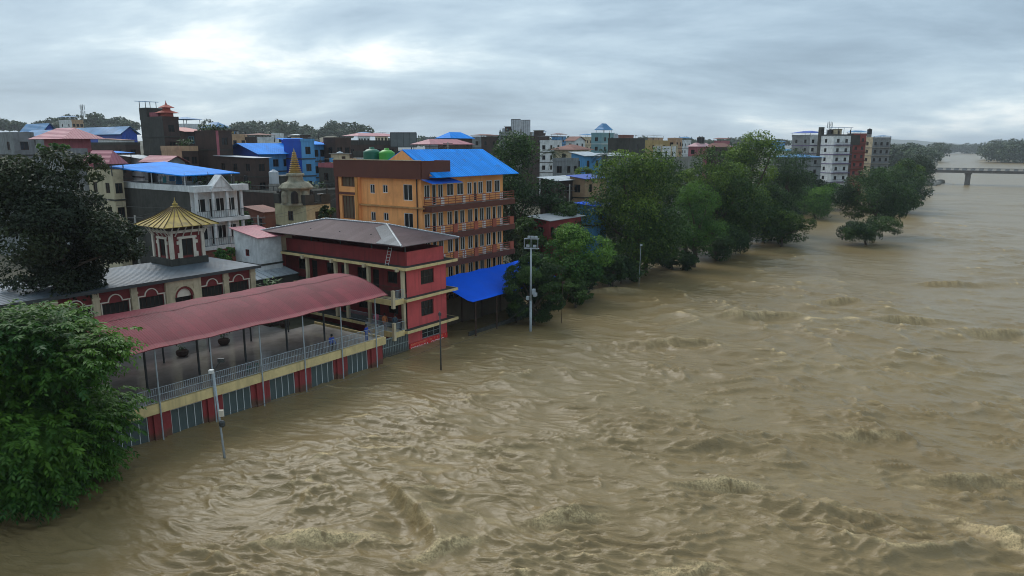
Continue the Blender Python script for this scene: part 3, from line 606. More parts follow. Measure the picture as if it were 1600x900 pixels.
def arch_strip(mb, c_, hw, zs, rise, w, y0, y1, m_, n=14, full=True):
    """an arched moulding: semi-ellipse of half width hw above zs"""
    pts = [(c_ + hw * math.cos(math.pi * k / n), zs + rise * math.sin(math.pi * k / n)) for k in range(n + 1)]
    out_ = [(c_ + (hw + w) * math.cos(math.pi * k / n), zs + (rise + w) * math.sin(math.pi * k / n)) for k in range(n + 1)]
    for k in range(n):
        a, b_, c2, d = pts[k], pts[k + 1], out_[k + 1], out_[k]
        mb.face([(a[0], y0, a[1]), (b_[0], y0, b_[1]), (c2[0], y0, c2[1]), (d[0], y0, d[1])], m_)
        mb.face([(d[0], y0, d[1]), (c2[0], y0, c2[1]), (c2[0], y1, c2[1]), (d[0], y1, d[1])], m_)
        mb.face([(a[0], y1, a[1]), (b_[0], y1, b_[1]), (b_[0], y0, b_[1]), (a[0], y0, a[1])], m_)
def disc(mb, c_, hw, zs, rise, y, m_, n=14):
    mb.face([(c_ + hw * math.cos(math.pi * k / n), y, zs + rise * math.sin(math.pi * k / n)) for k in range(n, -1, -1)], m_)
for (c_, kd), (a, b_, za, zb) in zip(bays, ops):
    if kd == 1:
        w_ = window(tm, 'r', 14, a, b_, za, zb, darkwood, dark_in, bars=5, inset=.2, fw=.05, hbars=2, name='arched_window')
        tr = MB(); tr.box(a - .11, a - .002, 13.9, 13.99, za, zb + .1, ivory).box(b_ + .002, b_ + .11, 13.9, 13.99, za, zb + .1, ivory)
        tr.box(a - .2, c_ - .55, 13.88, 13.989, zb + .1, zb + .19, ivory).box(c_ + .55, b_ + .2, 13.88, 13.989, zb + .1, zb + .19, ivory)
        arch_strip(tr, c_, .55, zb + .12, .58, .09, 13.88, 13.989, ivory); disc(tr, c_, .55, zb + .02, .66, 13.985, mat('arch_fill', (.20, .03, .03), .8, .3)); tr.build('window_trim', tm)
    else:
        pr = MB(); pw_ = [(c_ - 1.75, c_ - .95), (c_ + .95, c_ + 1.75)]
        for x0, x1 in pw_: pr.box(x0, x1, 13.72, 13.985, 2.46, 8.55, cream)
        pr.box(c_ - .948, c_ + .948, 13.74, 13.984, 7.95, 8.55, cream)
        arch_strip(pr, c_, .95, 6.9, 1.0, .16, 13.70, 13.98, cream); arch_strip(pr, c_, .72, 6.9, .78, .20, 13.78, 13.97, templered)
        for sx in (-1, 1):                    # spandrels beside the arch
            pr.face([(c_ + sx * .95, 13.8, 6.9), (c_ + sx * .95, 13.8, 8.0), (c_, 13.8, 8.0), (c_ + sx * .25, 13.8, 7.96), (c_ + sx * .6, 13.8, 7.7), (c_ + sx * .85, 13.8, 7.35)], cream)
        disc(pr, c_, .74, 6.88, .80, 13.93, ivory); pr.build('portal', tm)
        window(tm, 'r', 14, a, b_, za, zb, darkwood, dark_in, bars=1, inset=.25, name='door', hbars=1)
for c_ in (-30.4, -26.95, -23.7, -20.45, -11.35, -8.3): MB().box(c_ - .27, c_ + .27, 13.74, 13.988, 2.46, 8.57, cream).box(c_ - .34, c_ + .34, 13.70, 13.739, 7.9, 8.1, cream).build('pilaster', tm)
# cupola
cu = thing('temple_cupola', 'square red and cream cupola with gilded pyramid roof on the temple', 'pagoda', -11.5, 22, 8.85)
a0, a1, b0, b1 = -13.2, -9.8, 20.2, 23.6
MB().box(a0 - .35, a1 + .35, b0 - .35, b1 + .35, 8.86, 9.55, mossy).build('base', cu)
cw = MB(); wall(cw, 'r', b0, a0, a1, 9.55, 12.6, [(-12.1, -10.9, 9.75, 11.5)], templered, .25); wall(cw, 'l', a0, b0, b1, 9.55, 12.6, [(21.3, 22.5, 9.75, 11.5)], templered, .25)
cw.face([(a1, b0, 9.55), (a1, b1, 9.55), (a1, b1, 12.6), (a1, b0, 12.6)], templered); cw.face([(a0, b1, 9.55), (a0, b1, 12.6), (a1, b1, 12.6), (a1, b1, 9.55)], templered); cw.build('wall', cu)
window(cu, 'r', b0, -12.1, -10.9, 9.75, 11.5, darkwood, dark_in, bars=1, name='door'); window(cu, 'l', a0, 21.3, 22.5, 9.75, 11.5, darkwood, dark_in, bars=1, name='door')
for (x, y) in ((a0, b0), (a1, b0), (a0, b1)): MB().box(x - .17, x + .17, y - .17, y + .17, 9.56, 12.3, ivory).build('corner_pillar', cu)
ct = MB()
for s0, s1 in ((-12.42, -12.1), (-10.9, -10.58)): ct.box(s0, s1, b0 - .09, b0 - .004, 9.56, 11.55, ivory).box(s0 - (.22 if s0 < -11.5 else 0), s1 + (0 if s0 < -11.5 else .22), b0 - .091, b0 - .003, 11.0, 11.35, ivory).box(s0 - (.2 if s0 < -11.5 else 0), s1 + (0 if s0 < -11.5 else .2), b0 - .091, b0 - .003, 9.6, 10.1, ivory)
ct.box(-12.55, -10.45, b0 - .10, b0 - .002, 11.551, 11.8, ivory)
for s0, s1 in ((20.98, 21.3), (22.5, 22.82)): ct.box(a0 - .09, a0 - .004, s0, s1, 9.56, 11.55, ivory).box(a0 - .091, a0 - .003, s0 - (.22 if s0 < 21.9 else 0), s1 + (0 if s0 < 21.9 else .22), 11.0, 11.35, ivory)
ct.box(a0 - .10, a0 - .002, 20.85, 22.95, 11.551, 11.8, ivory); ct.build('trim', cu)
MB().box(a0 - .28, a1 + .28, b0 - .28, b1 + .28, 12.2, 12.45, ivory).build('cornice', cu)
e0, e1, f0, f1, ze, zt = -14.5, -8.5, 18.9, 24.9, 12.95, 14.75; ac, bc = (e0 + e1) / 2, (f0 + f1) / 2
gr = MB()
cs = [(e0, f0), (e1, f0), (e1, f1), (e0, f1)]; tp = .28
for k in range(4):
    p, q_ = cs[k], cs[(k + 1) % 4]
    A0, A1 = (ac + (p[0] - ac) / abs(p[0] - ac) * tp, bc + (p[1] - bc) / abs(p[1] - bc) * tp), (ac + (q_[0] - ac) / abs(q_[0] - ac) * tp, bc + (q_[1] - bc) / abs(q_[1] - bc) * tp)
    mp0, mp1 = ((p[0] * .45 + A0[0] * .55), (p[1] * .45 + A0[1] * .55)), ((q_[0] * .45 + A1[0] * .55), (q_[1] * .45 + A1[1] * .55)); zm = ze + (zt - ze) * .47
    gr.sheet([(*p, ze), (*q_, ze), (*mp1, zm), (*mp0, zm)], .05, gold); gr.sheet([(*mp0, zm), (*mp1, zm), (*A1, zt), (*A0, zt)], .05, gold)
gro = gr.build('gilded_roof', cu)
ribm = mat('roof_rib', (.14, .085, .03), .6, .4)
for k in range(4):
    p, q_ = cs[k], cs[(k + 1) % 4]
    for j in range(0, 7):
        f_ = j / 6; x, y = p[0] + (q_[0] - p[0]) * f_, p[1] + (q_[1] - p[1]) * f_
        d = max(abs(x - ac), abs(y - bc)); 
        x2, y2 = ac + (x - ac) * tp / 3.0, bc + (y - bc) * tp / 3.0
        xm, ym = x * .45 + x2 * .55, y * .45 + y2 * .55
        MB().tube((x, y, ze + .04), (xm, ym, ze + (zt - ze) * .47 + .04), .045, n=5, m=ribm).tube((xm, ym, ze + (zt - ze) * .47 + .04), (x2, y2, zt + .03), .045, n=5, m=ribm).build('rib', gro)
MB().lathe((ac, bc, zt - .05), [(.5, 0), (.42, .12), (.2, .17), (.3, .28), (.26, .4), (.1, .48), (.13, .6), (.05, .7), (.02, 1.05)], 12, gold).build('finial', cu, smooth=True)
for k in range(4):
    p, q_ = cs[k], cs[(k + 1) % 4]
    for j in range(1, 7):
        f_ = j / 7; x, y = p[0] + (q_[0] - p[0]) * f_, p[1] + (q_[1] - p[1]) * f_; xi = min(max(x, a0 - .1), a1 + .1); yi = min(max(y, b0 - .1), b1 + .1)
        x, y = ac + (x - ac) * .84, bc + (y - bc) * .84
        MB().tube((xi, yi, 11.85), (x, y, 12.93), .06, n=5, m=ivory).build('strut', cu)
MB().box(a0 - .1, a1 + .1, b0 - .1, b1 + .1, 12.46, 12.94, darkwood).build('neck', cu)

# ============================================================ orange hotel (u 8.5..24, v 5.5..19.4)
ht = thing('orange_hotel', 'orange four-storey hotel with bright blue sheet roof and balconies', 'hotel', 16, 12, -.5)
HU0, HU1, HV0, HV1 = 8.5, 24.0, 5.5, 19.4
fl = [1.0, 4.3, 7.6, 10.9, 14.2]; ztop = 17.35
hw = MB(); wr = []; wlft = []; hdoor = []
def bay(u, zf, trio=True):                   # balcony bay: window, door, window
    return [(u, u + .95, zf + .75, zf + 2.45, 'w'), (u + 1.3, u + 2.05, zf + .03, zf + 2.45, 'd'), (u + 2.35, u + 3.25, zf + .75, zf + 2.45, 'w')]
for zf in fl:
    xs_ = [8.95, 12.9, 16.75, 20.45]
    if zf == 14.2:
        lst = bay(9.0, zf) + [(12.9, 14.15, zf + .95, zf + 2.45, 'w'), (14.75, 16.0, zf + .95, zf + 2.45, 'w')] + [(16.7, 17.6, zf + .9, zf + 2.45, 'w'), (17.95, 18.55, zf + .03, zf + 2.45, 'd'), (18.85, 19.8, zf + .9, zf + 2.45, 'w'), (20.5, 21.7, zf + .9, zf + 2.5, 'w'), (22.2, 23.4, zf + .9, zf + 2.5, 'w')]
    else: lst = [w for x in xs_ for w in bay(x, zf)]
    wr += lst
wall(hw, 'r', HV0, HU0, HU1, -1.5, ztop, [w[:4] for w in wr], orange, .2)
for zf in fl[1:]:
    wlft += [(6.9, 8.35, zf + .6, zf + 2.45), (10.9, 11.75, zf + 1.35, zf + 2.3), (13.1, 13.9, zf + 1.2, zf + 2.3)]
wlft2 = [(16.3, 18.2, 8.4, 10.0), (16.3, 18.6, 12.15, 15.0), (16.1, 18.6, 16.1, 17.9)]
wall(hw, 'l', HU0, HV0, 15.6, -1.5, ztop, wlft, orange, .2); wall(hw, 'l', HU0 - .4, 15.6, HV1, -1.5, 18.3, wlft2, orange, .3)
hw.face([(HU0 - .4, 15.6, -1.5), (HU0, 15.6, -1.5), (HU0, 15.6, 18.3), (HU0 - .4, 15.6, 18.3)][::-1], orange)
hw.face([(HU1, HV0, -1.5), (HU1, HV1, -1.5), (HU1, HV1, ztop), (HU1, HV0, ztop)], orange); hw.face([(HU0 - .4, HV1, -1.5), (HU0 - .4, HV1, 18.3), (HU1, HV1, 18.3), (HU1, HV1, -1.5)], orange)
hw.box(HU0 + .1, HU1 - .1, HV0 + .1, HV1 - .1, ztop - .1, ztop, concrete)
hw.build('wall', ht)
for a, b_, c_, d_, k in wr: window(ht, 'r', HV0, a, b_, c_, d_, palegrey, pglass, bars=1 if k == 'w' else 0, inset=.06, name='window' if k == 'w' else 'door', fw=.10, hbars=0)
for a, b_, c_, d_ in wlft: window(ht, 'l', HU0, a, b_, c_, d_, palegrey, pglass, bars=1, inset=.08, fw=.075)
for a, b_, c_, d_ in wlft2: window(ht, 'l', HU0 - .4, a, b_, c_, d_, brown, mat('stair_screen', (.12, .085, .05), .7, .5), bars=3, inset=.22, name='stair_opening', fw=.06)
MB().box(HU0 - .58, HU0 - .42, 15.55, 15.95, -1, 19.5, mat('ochre_plaster', (.62, .27, .07), .8, .3)).build('corner_strip', ht)
for z_ in (15.3, 11.55, 7.7): MB().box(HU0 - .56, HU0 - .41, 15.96, HV1 + .1, z_ - .14, z_ + .14, brown).build('stair_band', ht)
MB().box(HU0 - .60, HU0 - .405, HV1 - .3, HV1 + .12, 0, 18.3, brown).build('edge_strip', ht)
for zf in fl[1:]:
    MB().box(HU0 - .32, HU0 - .005, HV0 - .5, 15.5, zf - .28, zf - .1, mat('ledge_plaster', (.5, .27, .10), .85, .6, (.1, .07, .05), 1, streak=.6)).build('ledge', ht)
    fr_, to_ = (8.9, 24.5) if zf == 14.2 else (9.2, 24.5)
    sl = MB().box(fr_, to_, HV0 - 1.35, HV0 - .004, zf - .16, zf, concrete); sl.box(fr_ - .05, to_ + .05, HV0 - 1.5, HV0 - 1.351, zf - .62, zf + .05, brown).box(fr_ - .2, fr_ - .051, HV0 - 1.5, HV0 - .005, zf - .62, zf + .05, brown).box(to_ + .051, to_ + .2, HV0 - 1.5, HV0 - .005, zf - .62, zf + .05, brown)
    sl.build('balcony', ht)
    rl_ = MB(); railing(rl_, (fr_, HV0 - 1.42, zf + .05), (to_, HV0 - 1.42, zf + .05), 1.0, railred, 1.25, .03, (1.0, .72, .44, .16))
    railing(rl_, (fr_, HV0 - 1.42, zf + .05), (fr_, HV0 - .1, zf + .05), 1.0, railred, 1.25, .03, (1.0, .72, .44, .16)); rl_.build('balcony_railing', ht)
    if zf < 14:
        for x in (12.3, 16.2, 19.9, 23.6): MB().box(x, x + .75, HV0 - 1.49, HV0 - 1.36, zf + .06, zf + 1.0, mat('rust_panel', (.36, .09, .05), .7, .4)).build('balcony_panel', ht)
    for u_ in (10.6, 14.4, 18.3, 21.9): MB().box(u_ - .32, u_ + .32, HV0 - 1.335, HV0 - 1.30, zf + .06, zf + .95, palegrey).build('balcony_screen', ht)
pp = MB().box(HU0 - .65, HU0 - .45, 5.0, HV1 + .2, 17.3, 19.35, brown).box(HU0 - .449, 12.9, 4.9, 5.1, 17.3, 19.35, brown).box(12.7, 12.9, 5.101, 9, 17.3, 19.35, brown).box(HU0 - .449, HU0 + 6, HV1, HV1 + .2, 17.3, 19.35, brown); pp.build('parapet', ht)
MB().box(HU0 - .72, HU0 - .40, 5.0, HV1 + .26, 19.351, 19.42, cream).build('coping', ht)
rz = 20.6
rfb = MB(); hip = hip_roof(rfb, 9.3, 25.4, 3.9, 15.2, 17.5, rz, blueroof, 'u', inset=.5)
MB().face([(9.72, 4.6, 17.6), (9.72, 9.55, rz - .12), (9.72, 14.5, 17.6)][::-1], orange)
hro = rfb.build('roof', ht)
MB().face([(9.25, 4.4, 17.62), (9.72, 9.55, rz - .1), (9.25, 14.7, 17.62)][::-1], orange).build('gable', ht)
MB().sheet([(8.4, 3.6, 16.85), (13.6, 3.6, 16.85), (13.6, 5.45, 17.28), (8.4, 5.45, 17.28)], .05, mat('blue_awning', (.01, .12, .62), .45, .2, wave=(0, .25, .03))).build('awning', ht)
MB().tube((HU0 - .1, 6.1, 7), (HU0 - .1, 6.1, 17.3), .07, n=7, m=mat('dark_pipe', (.05, .04, .035), .7)).build('drain_pipe', ht)
# rooftop water tanks
def tank(u, v, z, r, h, m_, lab, cat='water tank', stand=.25):
    t_ = thing('water_tank', lab, cat, u, v, z)
    prof = []
    for k in range(12): prof += [(r, stand + h * k / 12), (r * 1.03, stand + h * (k + .5) / 12)]
    MB().lathe((u, v, z), prof + [(r, stand + h), (r * .6, stand + h * 1.1), (r * .3, stand + h * 1.13), (r * .3, stand + h * 1.2), (.02, stand + h * 1.21)], 18, m_).build('shell', t_, smooth=True)
    MB().box(u - r * .85, u + r * .85, v - r * .85, v + r * .85, z, z + stand, concrete).build('stand', t_); return t_
dgreen = mat('dark_green_plastic', (.015, .13, .075), .4, .2); lgreen = mat('bright_green_plastic', (.07, .34, .035), .4, .2)
a = on_u(595, 254, 11.5); tank(11.2, a[1] + 1.2, 17.36, 1.05, 2.7, dgreen, 'dark green ribbed water tank on orange hotel roof'); tank(11.6, a[1] - 1.0, 17.36, .95, 2.6, lgreen, 'bright green ribbed water tank on orange hotel roof')
# ============================================================ blue tarp shed on the water in front of the hotel
sh = thing('tarp_shed', 'open shed with large sagging blue sheet roof standing in the flood', 'shed', 18, 1, -1.6)
tp_ = MB(); nu, nv = 26, 9
for a in range(nu):
    for b_ in range(nv):
        u_ = 8.3 + a * (26.5 - 8.3) / (nu - 1); v_ = -2.1 + b_ * 6.0 / (nv - 1); z_ = 4.0 + 2.0 * b_ / (nv - 1) - .14 * abs(math.sin((u_ - 9.2) * math.pi / 3.9)) * (1 if b_ else .3) + (0.12 if b_ == 0 else 0)
        tp_.v.append((u_, v_, z_))
for a in range(nu - 1):
    for b_ in range(nv - 1):
        p = a * nv + b_; tp_.f.append((p, p + nv, p + nv + 1, p + 1)); tp_.m.append(tp_.mi(bluetarp))
# underside
k0 = len(tp_.v); tp_.v += [(x, y, z - .04) for x, y, z in tp_.v[:k0]]; tp_.f += [tuple(k0 + i for i in f[::-1]) for f in list(tp_.f)]; tp_.m += list(tp_.m)
for a in range(nu - 1):
    p = a * nv; tp_.f.append((p, p + k0, p + nv + k0, p + nv)); tp_.m.append(0)
tp_.build('tarp_roof', sh, smooth=True)
for u_ in (9.2, 13.1, 17, 20.9, 24.8):
    MB().tube((u_, -1.7, -1.6), (u_, -1.7, 4.0), .09, n=7, m=darkwood).build('front_post', sh)
    MB().tube((u_, 3.6, -1.6), (u_, 3.6, 5.8), .09, n=7, m=darkwood).build('rear_post', sh)
MB().box(8.6, 26.2, 3.7, 3.8, -1.6, 3.2, mat('shed_boards', (.10, .075, .05), .9, .6, streak=.5)).build('back_wall', sh)
MB().box(8.6, 24, -1.2, -1.1, -1.6, .45, mossy).build('front_wall', sh)
# ============================================================ the town behind
peach = mat('peach_plaster', (.46, .30, .18), .85, .6, None, .7, streak=.6); pinkw = mat('pink_plaster', (.36, .11, .13), .85, .55, None, .6, streak=.55)
bluew = mat('sky_blue_plaster', (.09, .30, .56), .8, .45, None, .6, streak=.5); deepblue = mat('deep_blue_sheet', (.012, .075, .42), .5, .3, None, .5, wave=(0, .4, .03))
greyw = mat('grey_plaster', (.22, .235, .24), .88, .7, (.06, .06, .06), .6, streak=.75); yelloww = mat('ochre_wall', (.42, .31, .12), .85, .6, None, .6, streak=.6)
rust = mat('rusty_sheet', (.24, .10, .075), .7, .6, (.10, .05, .04), .5, wave=(0, .35, .03)); paleroof = mat('pale_sheet', (.45, .50, .54), .5, .5, (.22, .22, .22), .5, wave=(0, .4, .02))
purple = mat('purple_slab', (.10, .06, .17), .8, .3); teal = mat('teal_paint', (.08, .42, .45), .6, .3); fadeblue = mat('faded_blue_sheet', (.05, .22, .45), .5, .5, None, .4, wave=(0, .4, .03))
pots = mat('terrace_leaf', (.05, .10, .025), .7, .4, None, 3)
FOOT = []
def house(name, label, px, wm_, lm=None, roof='flat', rm=None, nr=3, nl=2, st=3.15, show=3, cat='building', frame=None, over=.5, rise=1.2, ridge='u', par=.9, canopy=None, slab=None, ww=1.2, wh=1.35, yawd=0, balc=None, pm=None, maxd=16, group=None, minw=3.0):
    xl, xc, xr, yt, Y = px; p = on_y(xc, yt, Y); u0, v0 = to_uv(p); zt = p.z
    u1 = min(max(on_v(xr, yt, v0)[0], u0 + minw), u0 + 34); v1 = on_u(xl, yt, u0)[1] if xl < xc - 1 else v0 + 8; v1 = min(max(v1, v0 + minw), v0 + maxd)
    zg = ground_z(v0) - .6
    if yawd:                                  # not on the street grid: turned about its near corner
        def reach(px_, ang):
            r = ray(px_, yt); k = r.x / r.y; dx_, dy_ = math.cos(ang), math.sin(ang); return (k * p.y - p.x) / (dx_ - k * dy_)
        u1 = u0 + min(max(reach(xr, YAW + R(yawd)), minw), 30); v1 = v0 + min(max(reach(xl, YAW + R(yawd) + math.pi / 2), minw), maxd + 6)
        t_ = thing(name, label, cat, u0, v0, zg, group, yaw=YAW + R(yawd))
    else: t_ = thing(name, label, cat, (u0 + u1) / 2, (v0 + v1) / 2, zg, group)
    w_ = MB(); lm = lm or wm_; fr_ = frame or darkwood; wr_, wl_ = [], []
    ns = max(1, int((zt - zg) / st))
    for k in range(min(ns, show)):
        zf = zt - st * (k + 1)
        for n_, a0_, a1_, lst in ((nr, u0, u1, wr_), (nl, v0, v1, wl_)):
            for j in range(n_):
                c_ = a0_ + (a1_ - a0_) * (j + .5) / n_; hw_ = min(ww / 2, (a1_ - a0_) / n_ * .36)
                lst.append((c_ - hw_, c_ + hw_, zf + .85, zf + .85 + wh))
    wall(w_, 'r', v0, u0, u1, zg, zt, wr_, wm_, .2); wall(w_, 'l', u0, v0, v1, zg, zt, wl_, lm, .2)
    w_.face([(u1, v0, zg), (u1, v1, zg), (u1, v1, zt), (u1, v0, zt)], wm_); w_.face([(u0, v1, zg), (u0, v1, zt), (u1, v1, zt), (u1, v1, zg)], wm_)
    w_.face([(u0, v0, zt - .02), (u1, v0, zt - .02), (u1, v1, zt - .02), (u0, v1, zt - .02)], mossy); w_.build('wall', t_)
    for a, b_, c_, d_ in wr_: window(t_, 'r', v0, a, b_, c_, d_, fr_, pglass, bars=1, inset=.1, sub=False)
    for a, b_, c_, d_ in wl_: window(t_, 'l', u0, a, b_, c_, d_, fr_, pglass, bars=1, inset=.1, sub=False)
    for k in range(1, min(ns, show) + 1):
        if slab:
            z_ = zt - st * k; MB().box(u0 - .12, u1 + .1, v0 - (balc or .15), v0 - .003, z_ - .14, z_ + .1, slab).box(u0 - .13, u0 - .003, v0, v1, z_ - .12, z_ + .08, slab).build('floor_band', t_)
            if balc:
                q_ = MB(); railing(q_, (u0, v0 - balc + .06, z_ + .1), (u1, v0 - balc + .06, z_ + .1), .95, fr_, .5, .022).build('balcony_railing', t_)
    if slab is None and nr + nl > 0:
        for k in range(1, min(ns, show) + 1):
            z_ = zt - st * k; MB().box(u0 - .09, u1 + .09, v0 - .1, v0 - .003, z_ - .1, z_ + .1, mossy).box(u0 - .1, u0 - .003, v0, v1, z_ - .1, z_ + .1, mossy).build('floor_band', t_)
    if roof == 'flat':
        m_ = pm or wm_
        if not canopy and u1 - u0 > 3.6 and v1 - v0 > 3.6: clutter(t_, u0, u1, v0, v1, zt, label)
        MB().box(u0 - .06, u1 + .06, v0 - .06, v0 + .12, zt, zt + par, m_).box(u0 - .06, u0 + .12, v0 + .121, v1 + .06, zt, zt + par, pm or lm).box(u1 - .12, u1 + .06, v0 + .121, v1 + .06, zt, zt + par, m_).box(u0 + .121, u1 - .121, v1 - .12, v1 + .06, zt, zt + par, m_).build('parapet', t_)
    elif roof == 'hip':
        hip_roof(MB(), u0 - over, u1 + over, v0 - over, v1 + over, zt + .03, zt + rise, rm, 'u' if (u1 - u0) > (v1 - v0) else 'v', inset=min(u1 - u0, v1 - v0) / 2 + over - .05).build('roof', t_)
    elif roof == 'gable':
        g_ = gable_roof(MB(), u0 - over, u1 + over, v0 - over, v1 + over, zt + .03, zt + rise, rm, ridge)
        g_.build('roof', t_)
        gb = MB(); s_ = over * rise / ((v1 - v0) / 2 + over if ridge == 'u' else (u1 - u0) / 2 + over)
        if ridge == 'u': gb.face([(u0, v0, zt), (u0, (v0 + v1) / 2, zt + rise - .06), (u0, v1, zt)][::-1], lm); gb.face([(u1, v0, zt), (u1, (v0 + v1) / 2, zt + rise - .06), (u1, v1, zt)], lm)
        else: gb.face([(u0, v0, zt), (u1, v0, zt), ((u0 + u1) / 2, v0, zt + rise - .06)], wm_)
        gb.build('gable', t_)
    elif roof == 'shed': MB().sheet([(u0 - over, v0 - over, zt + .05), (u1 + over, v0 - over, zt + .05), (u1 + over, v1 + over, zt + rise), (u0 - over, v1 + over, zt + rise)], .07, rm).build('roof', t_); MB().face([(u0, v0, zt), (u0, v1, zt), (u0, v1, zt + rise - .1)], lm).face([(u1, v0, zt), (u1, v1, zt), (u1, v1, zt + rise - .1)], lm).build('gable', t_)
    if canopy:
        cm, ch, cr_ = canopy[:3]; o_ = .6
        c0, c1, d0, d1 = u0 - o_, u1 + o_, v0 - o_, v1 + o_
        if len(canopy) > 3: c0, c1, d0, d1 = u0 + (u1 - u0) * canopy[3][0] - .3, u0 + (u1 - u0) * canopy[3][1] + .3, v0 + (v1 - v0) * canopy[3][2] - .3, v0 + (v1 - v0) * canopy[3][3] + .3
        hip_roof(MB(), c0, c1, d0, d1, zt + ch, zt + ch + cr_, cm, 'u' if (c1 - c0) > (d1 - d0) else 'v').build('canopy', t_)
        for x, y in ((c0 + .5, d0 + .5), (c1 - .5, d0 + .5), (c0 + .5, d1 - .5), (c1 - .5, d1 - .5)): MB().tube((x, y, zt), (x, y, zt + ch + .05), .07, n=6, m=darksteel).build('canopy_post', t_)
    FOOT.append((name, u0, u1, v0, v1)); return t_, u0, u1, v0, v1, zt
def clutter(t_, u0, u1, v0, v1, zt, label):
    r = random.Random(label)
    for k in range(r.randint(2, 5)):
        x, y = r.choice([u0 + .2, u1 - .2, r.uniform(u0 + .3, u1 - .3)]), r.choice([v0 + .3, v1 - .3]); h_ = r.uniform(.9, 2.2)
        MB().box(x - .14, x + .14, y - .14, y + .14, zt - .02, zt + h_, mossy).tube((x - .06, y, zt + h_), (x - .08, y, zt + h_ + .7), .02, n=4, m=darkwood).tube((x + .06, y, zt + h_), (x + .1, y, zt + h_ + .55), .02, n=4, m=darkwood).build('column_stub', t_)
    if r.random() < .7:
        a, b_ = r.uniform(u0 + .3, u1 - 2.8), r.uniform(v0 + .6, v1 - 2.8); m_ = r.choice([mossy, darkbrick, greyw, cream])
        MB().box(a, a + 2.4, b_, b_ + 2.2, zt - .02, zt + 2.3, m_).box(a - .25, a + 2.65, b_ - .25, b_ + 2.45, zt + 2.3, zt + 2.45, concrete).box(a + .6, a + 1.4, b_ - .03, b_ - .002, zt, zt + 1.9, darkwood).build('stair_head', t_)
    for k in range(r.randint(0, 2)):          # satellite dishes
        x, y = r.uniform(u0 + .5, u1 - .5), v0 + .5; MB().tube((x, y, zt), (x, y, zt + 1.3), .035, n=5, m=darksteel).lathe((x, y - .1, zt + 1.3), [(.03, -.05), (.3, .02), (.42, .12)], 10, palegrey, cap=False).build('satellite_dish', t_)
    if r.random() < .6:                       # washing on a line
        w_ = MB(); y = v0 + (v1 - v0) * .4; w_.tube((u0 + .3, y, zt + 1.7), (u1 - .3, y, zt + 1.65), .012, n=4, m=darksteel).tube((u0 + .3, y, zt), (u0 + .3, y, zt + 1.75), .03, n=4, m=darksteel).tube((u1 - .3, y, zt), (u1 - .3, y, zt + 1.75), .03, n=4, m=darksteel); x = u0 + .6
        while x < u1 - 1.1:
            ww_ = r.uniform(.4, .9); hh_ = r.uniform(.5, 1.1); w_.box(x, x + ww_, y - .012, y + .012, zt + 1.66 - hh_, zt + 1.66, r.choice([white, bluew, pinkw, yelloww, teal, peach])); x += ww_ + r.uniform(.1, .7)
        w_.build('washing_line', t_)
    if r.random() < .8 and 'group' not in t_: tank(r.uniform(u0 + 1, u1 - 1), v1 - 1.2, zt - .01, .6, 1.3, r.choice([blackp, blackp, paleroof]), 'small water tank on the roof of the ' + t_.name.split('.')[0].replace('_', ' '), stand=r.uniform(.3, 1.4))
blackp = mat('black_plastic', (.012, .012, .014), .4, .2)
def greens(label, u, v, z, lu, lv, h, n=120, seed=1, m_=None):
    g_ = thing('terrace_plants', label, 'plants', u, v, z); r = random.Random(seed); p = MB(); k_ = m_ or pots
    MB().box(u - lu / 2, u + lu / 2, v - lv / 2, v + lv / 2, z, z + .25, darkbrick).build('planter', g_)
    for k in range(n):
        c = Vector((u + r.uniform(-.5, .5) * lu, v + r.uniform(-.5, .5) * lv, z + .2 + h * r.random() ** 1.3)); d = Vector((r.uniform(-1, 1), r.uniform(-1, 1), r.uniform(-.3, .8))).normalized() * .32; e = d.cross(Vector((r.uniform(-.3, .3), r.uniform(-.3, .3), 1))).normalized() * .13
        p.face([c - d, c + e, c + d, c - e], k_)
    for k in range(8): p.tube((u + lu * (k / 8 - .45), v, z + .2), (u + lu * (k / 8 - .45) + .1, v + .1, z + .2 + h * .7), .02, n=4, m=darkwood)
    p.build('foliage', g_); return g_
# --- white house with pediment; its bare side wall carries the big blue canopy
t_, u0, u1, v0, v1, zt = house('white_house', 'white balcony house with triangular pediment and dark bare side wall under a blue canopy', (186, 296, 370, 300, 86), white, mossy, nr=0, nl=0, par=.75, pm=white, slab=None, maxd=18)
for k, zf in enumerate((zt - 3.3, zt - 6.7)):
    MB().box(u0 - .2, u1 + .7, v0 - 1.5, v0 - .01, zf - .45, zf, white).build('balcony', t_)
    q_ = MB(); railing(q_, (u0, v0 - 1.42, zf), (u1 + .5, v0 - 1.42, zf), .95, darksteel, .3, .02).build('balcony_railing', t_)
    for f_ in (.02, .36, .66, .97): MB().box(u0 + (u1 - u0) * f_ - .15, u0 + (u1 - u0) * f_ + .15, v0 - 1.3, v0 - 1.0, zf + .004, zf + (2.85 if k else 3.28), white).build('column', t_)
    for f_, w_ in ((.18, 1.5), (.43, .8), (.60, 1.2), (.84, 1.1)): window(t_, 'r', v0 - .16, u0 + (u1 - u0) * f_ - w_ / 2, u0 + (u1 - u0) * f_ + w_ / 2, zf + (.03 if w_ < 1 else .7), zf + 2.4, palegrey, pglass, bars=1, inset=.05)
MB().box(u0 - .2, u1 + .7, v0 - 1.55, v0 - .065, zt - .02, zt + .72, white).build('cornice', t_)
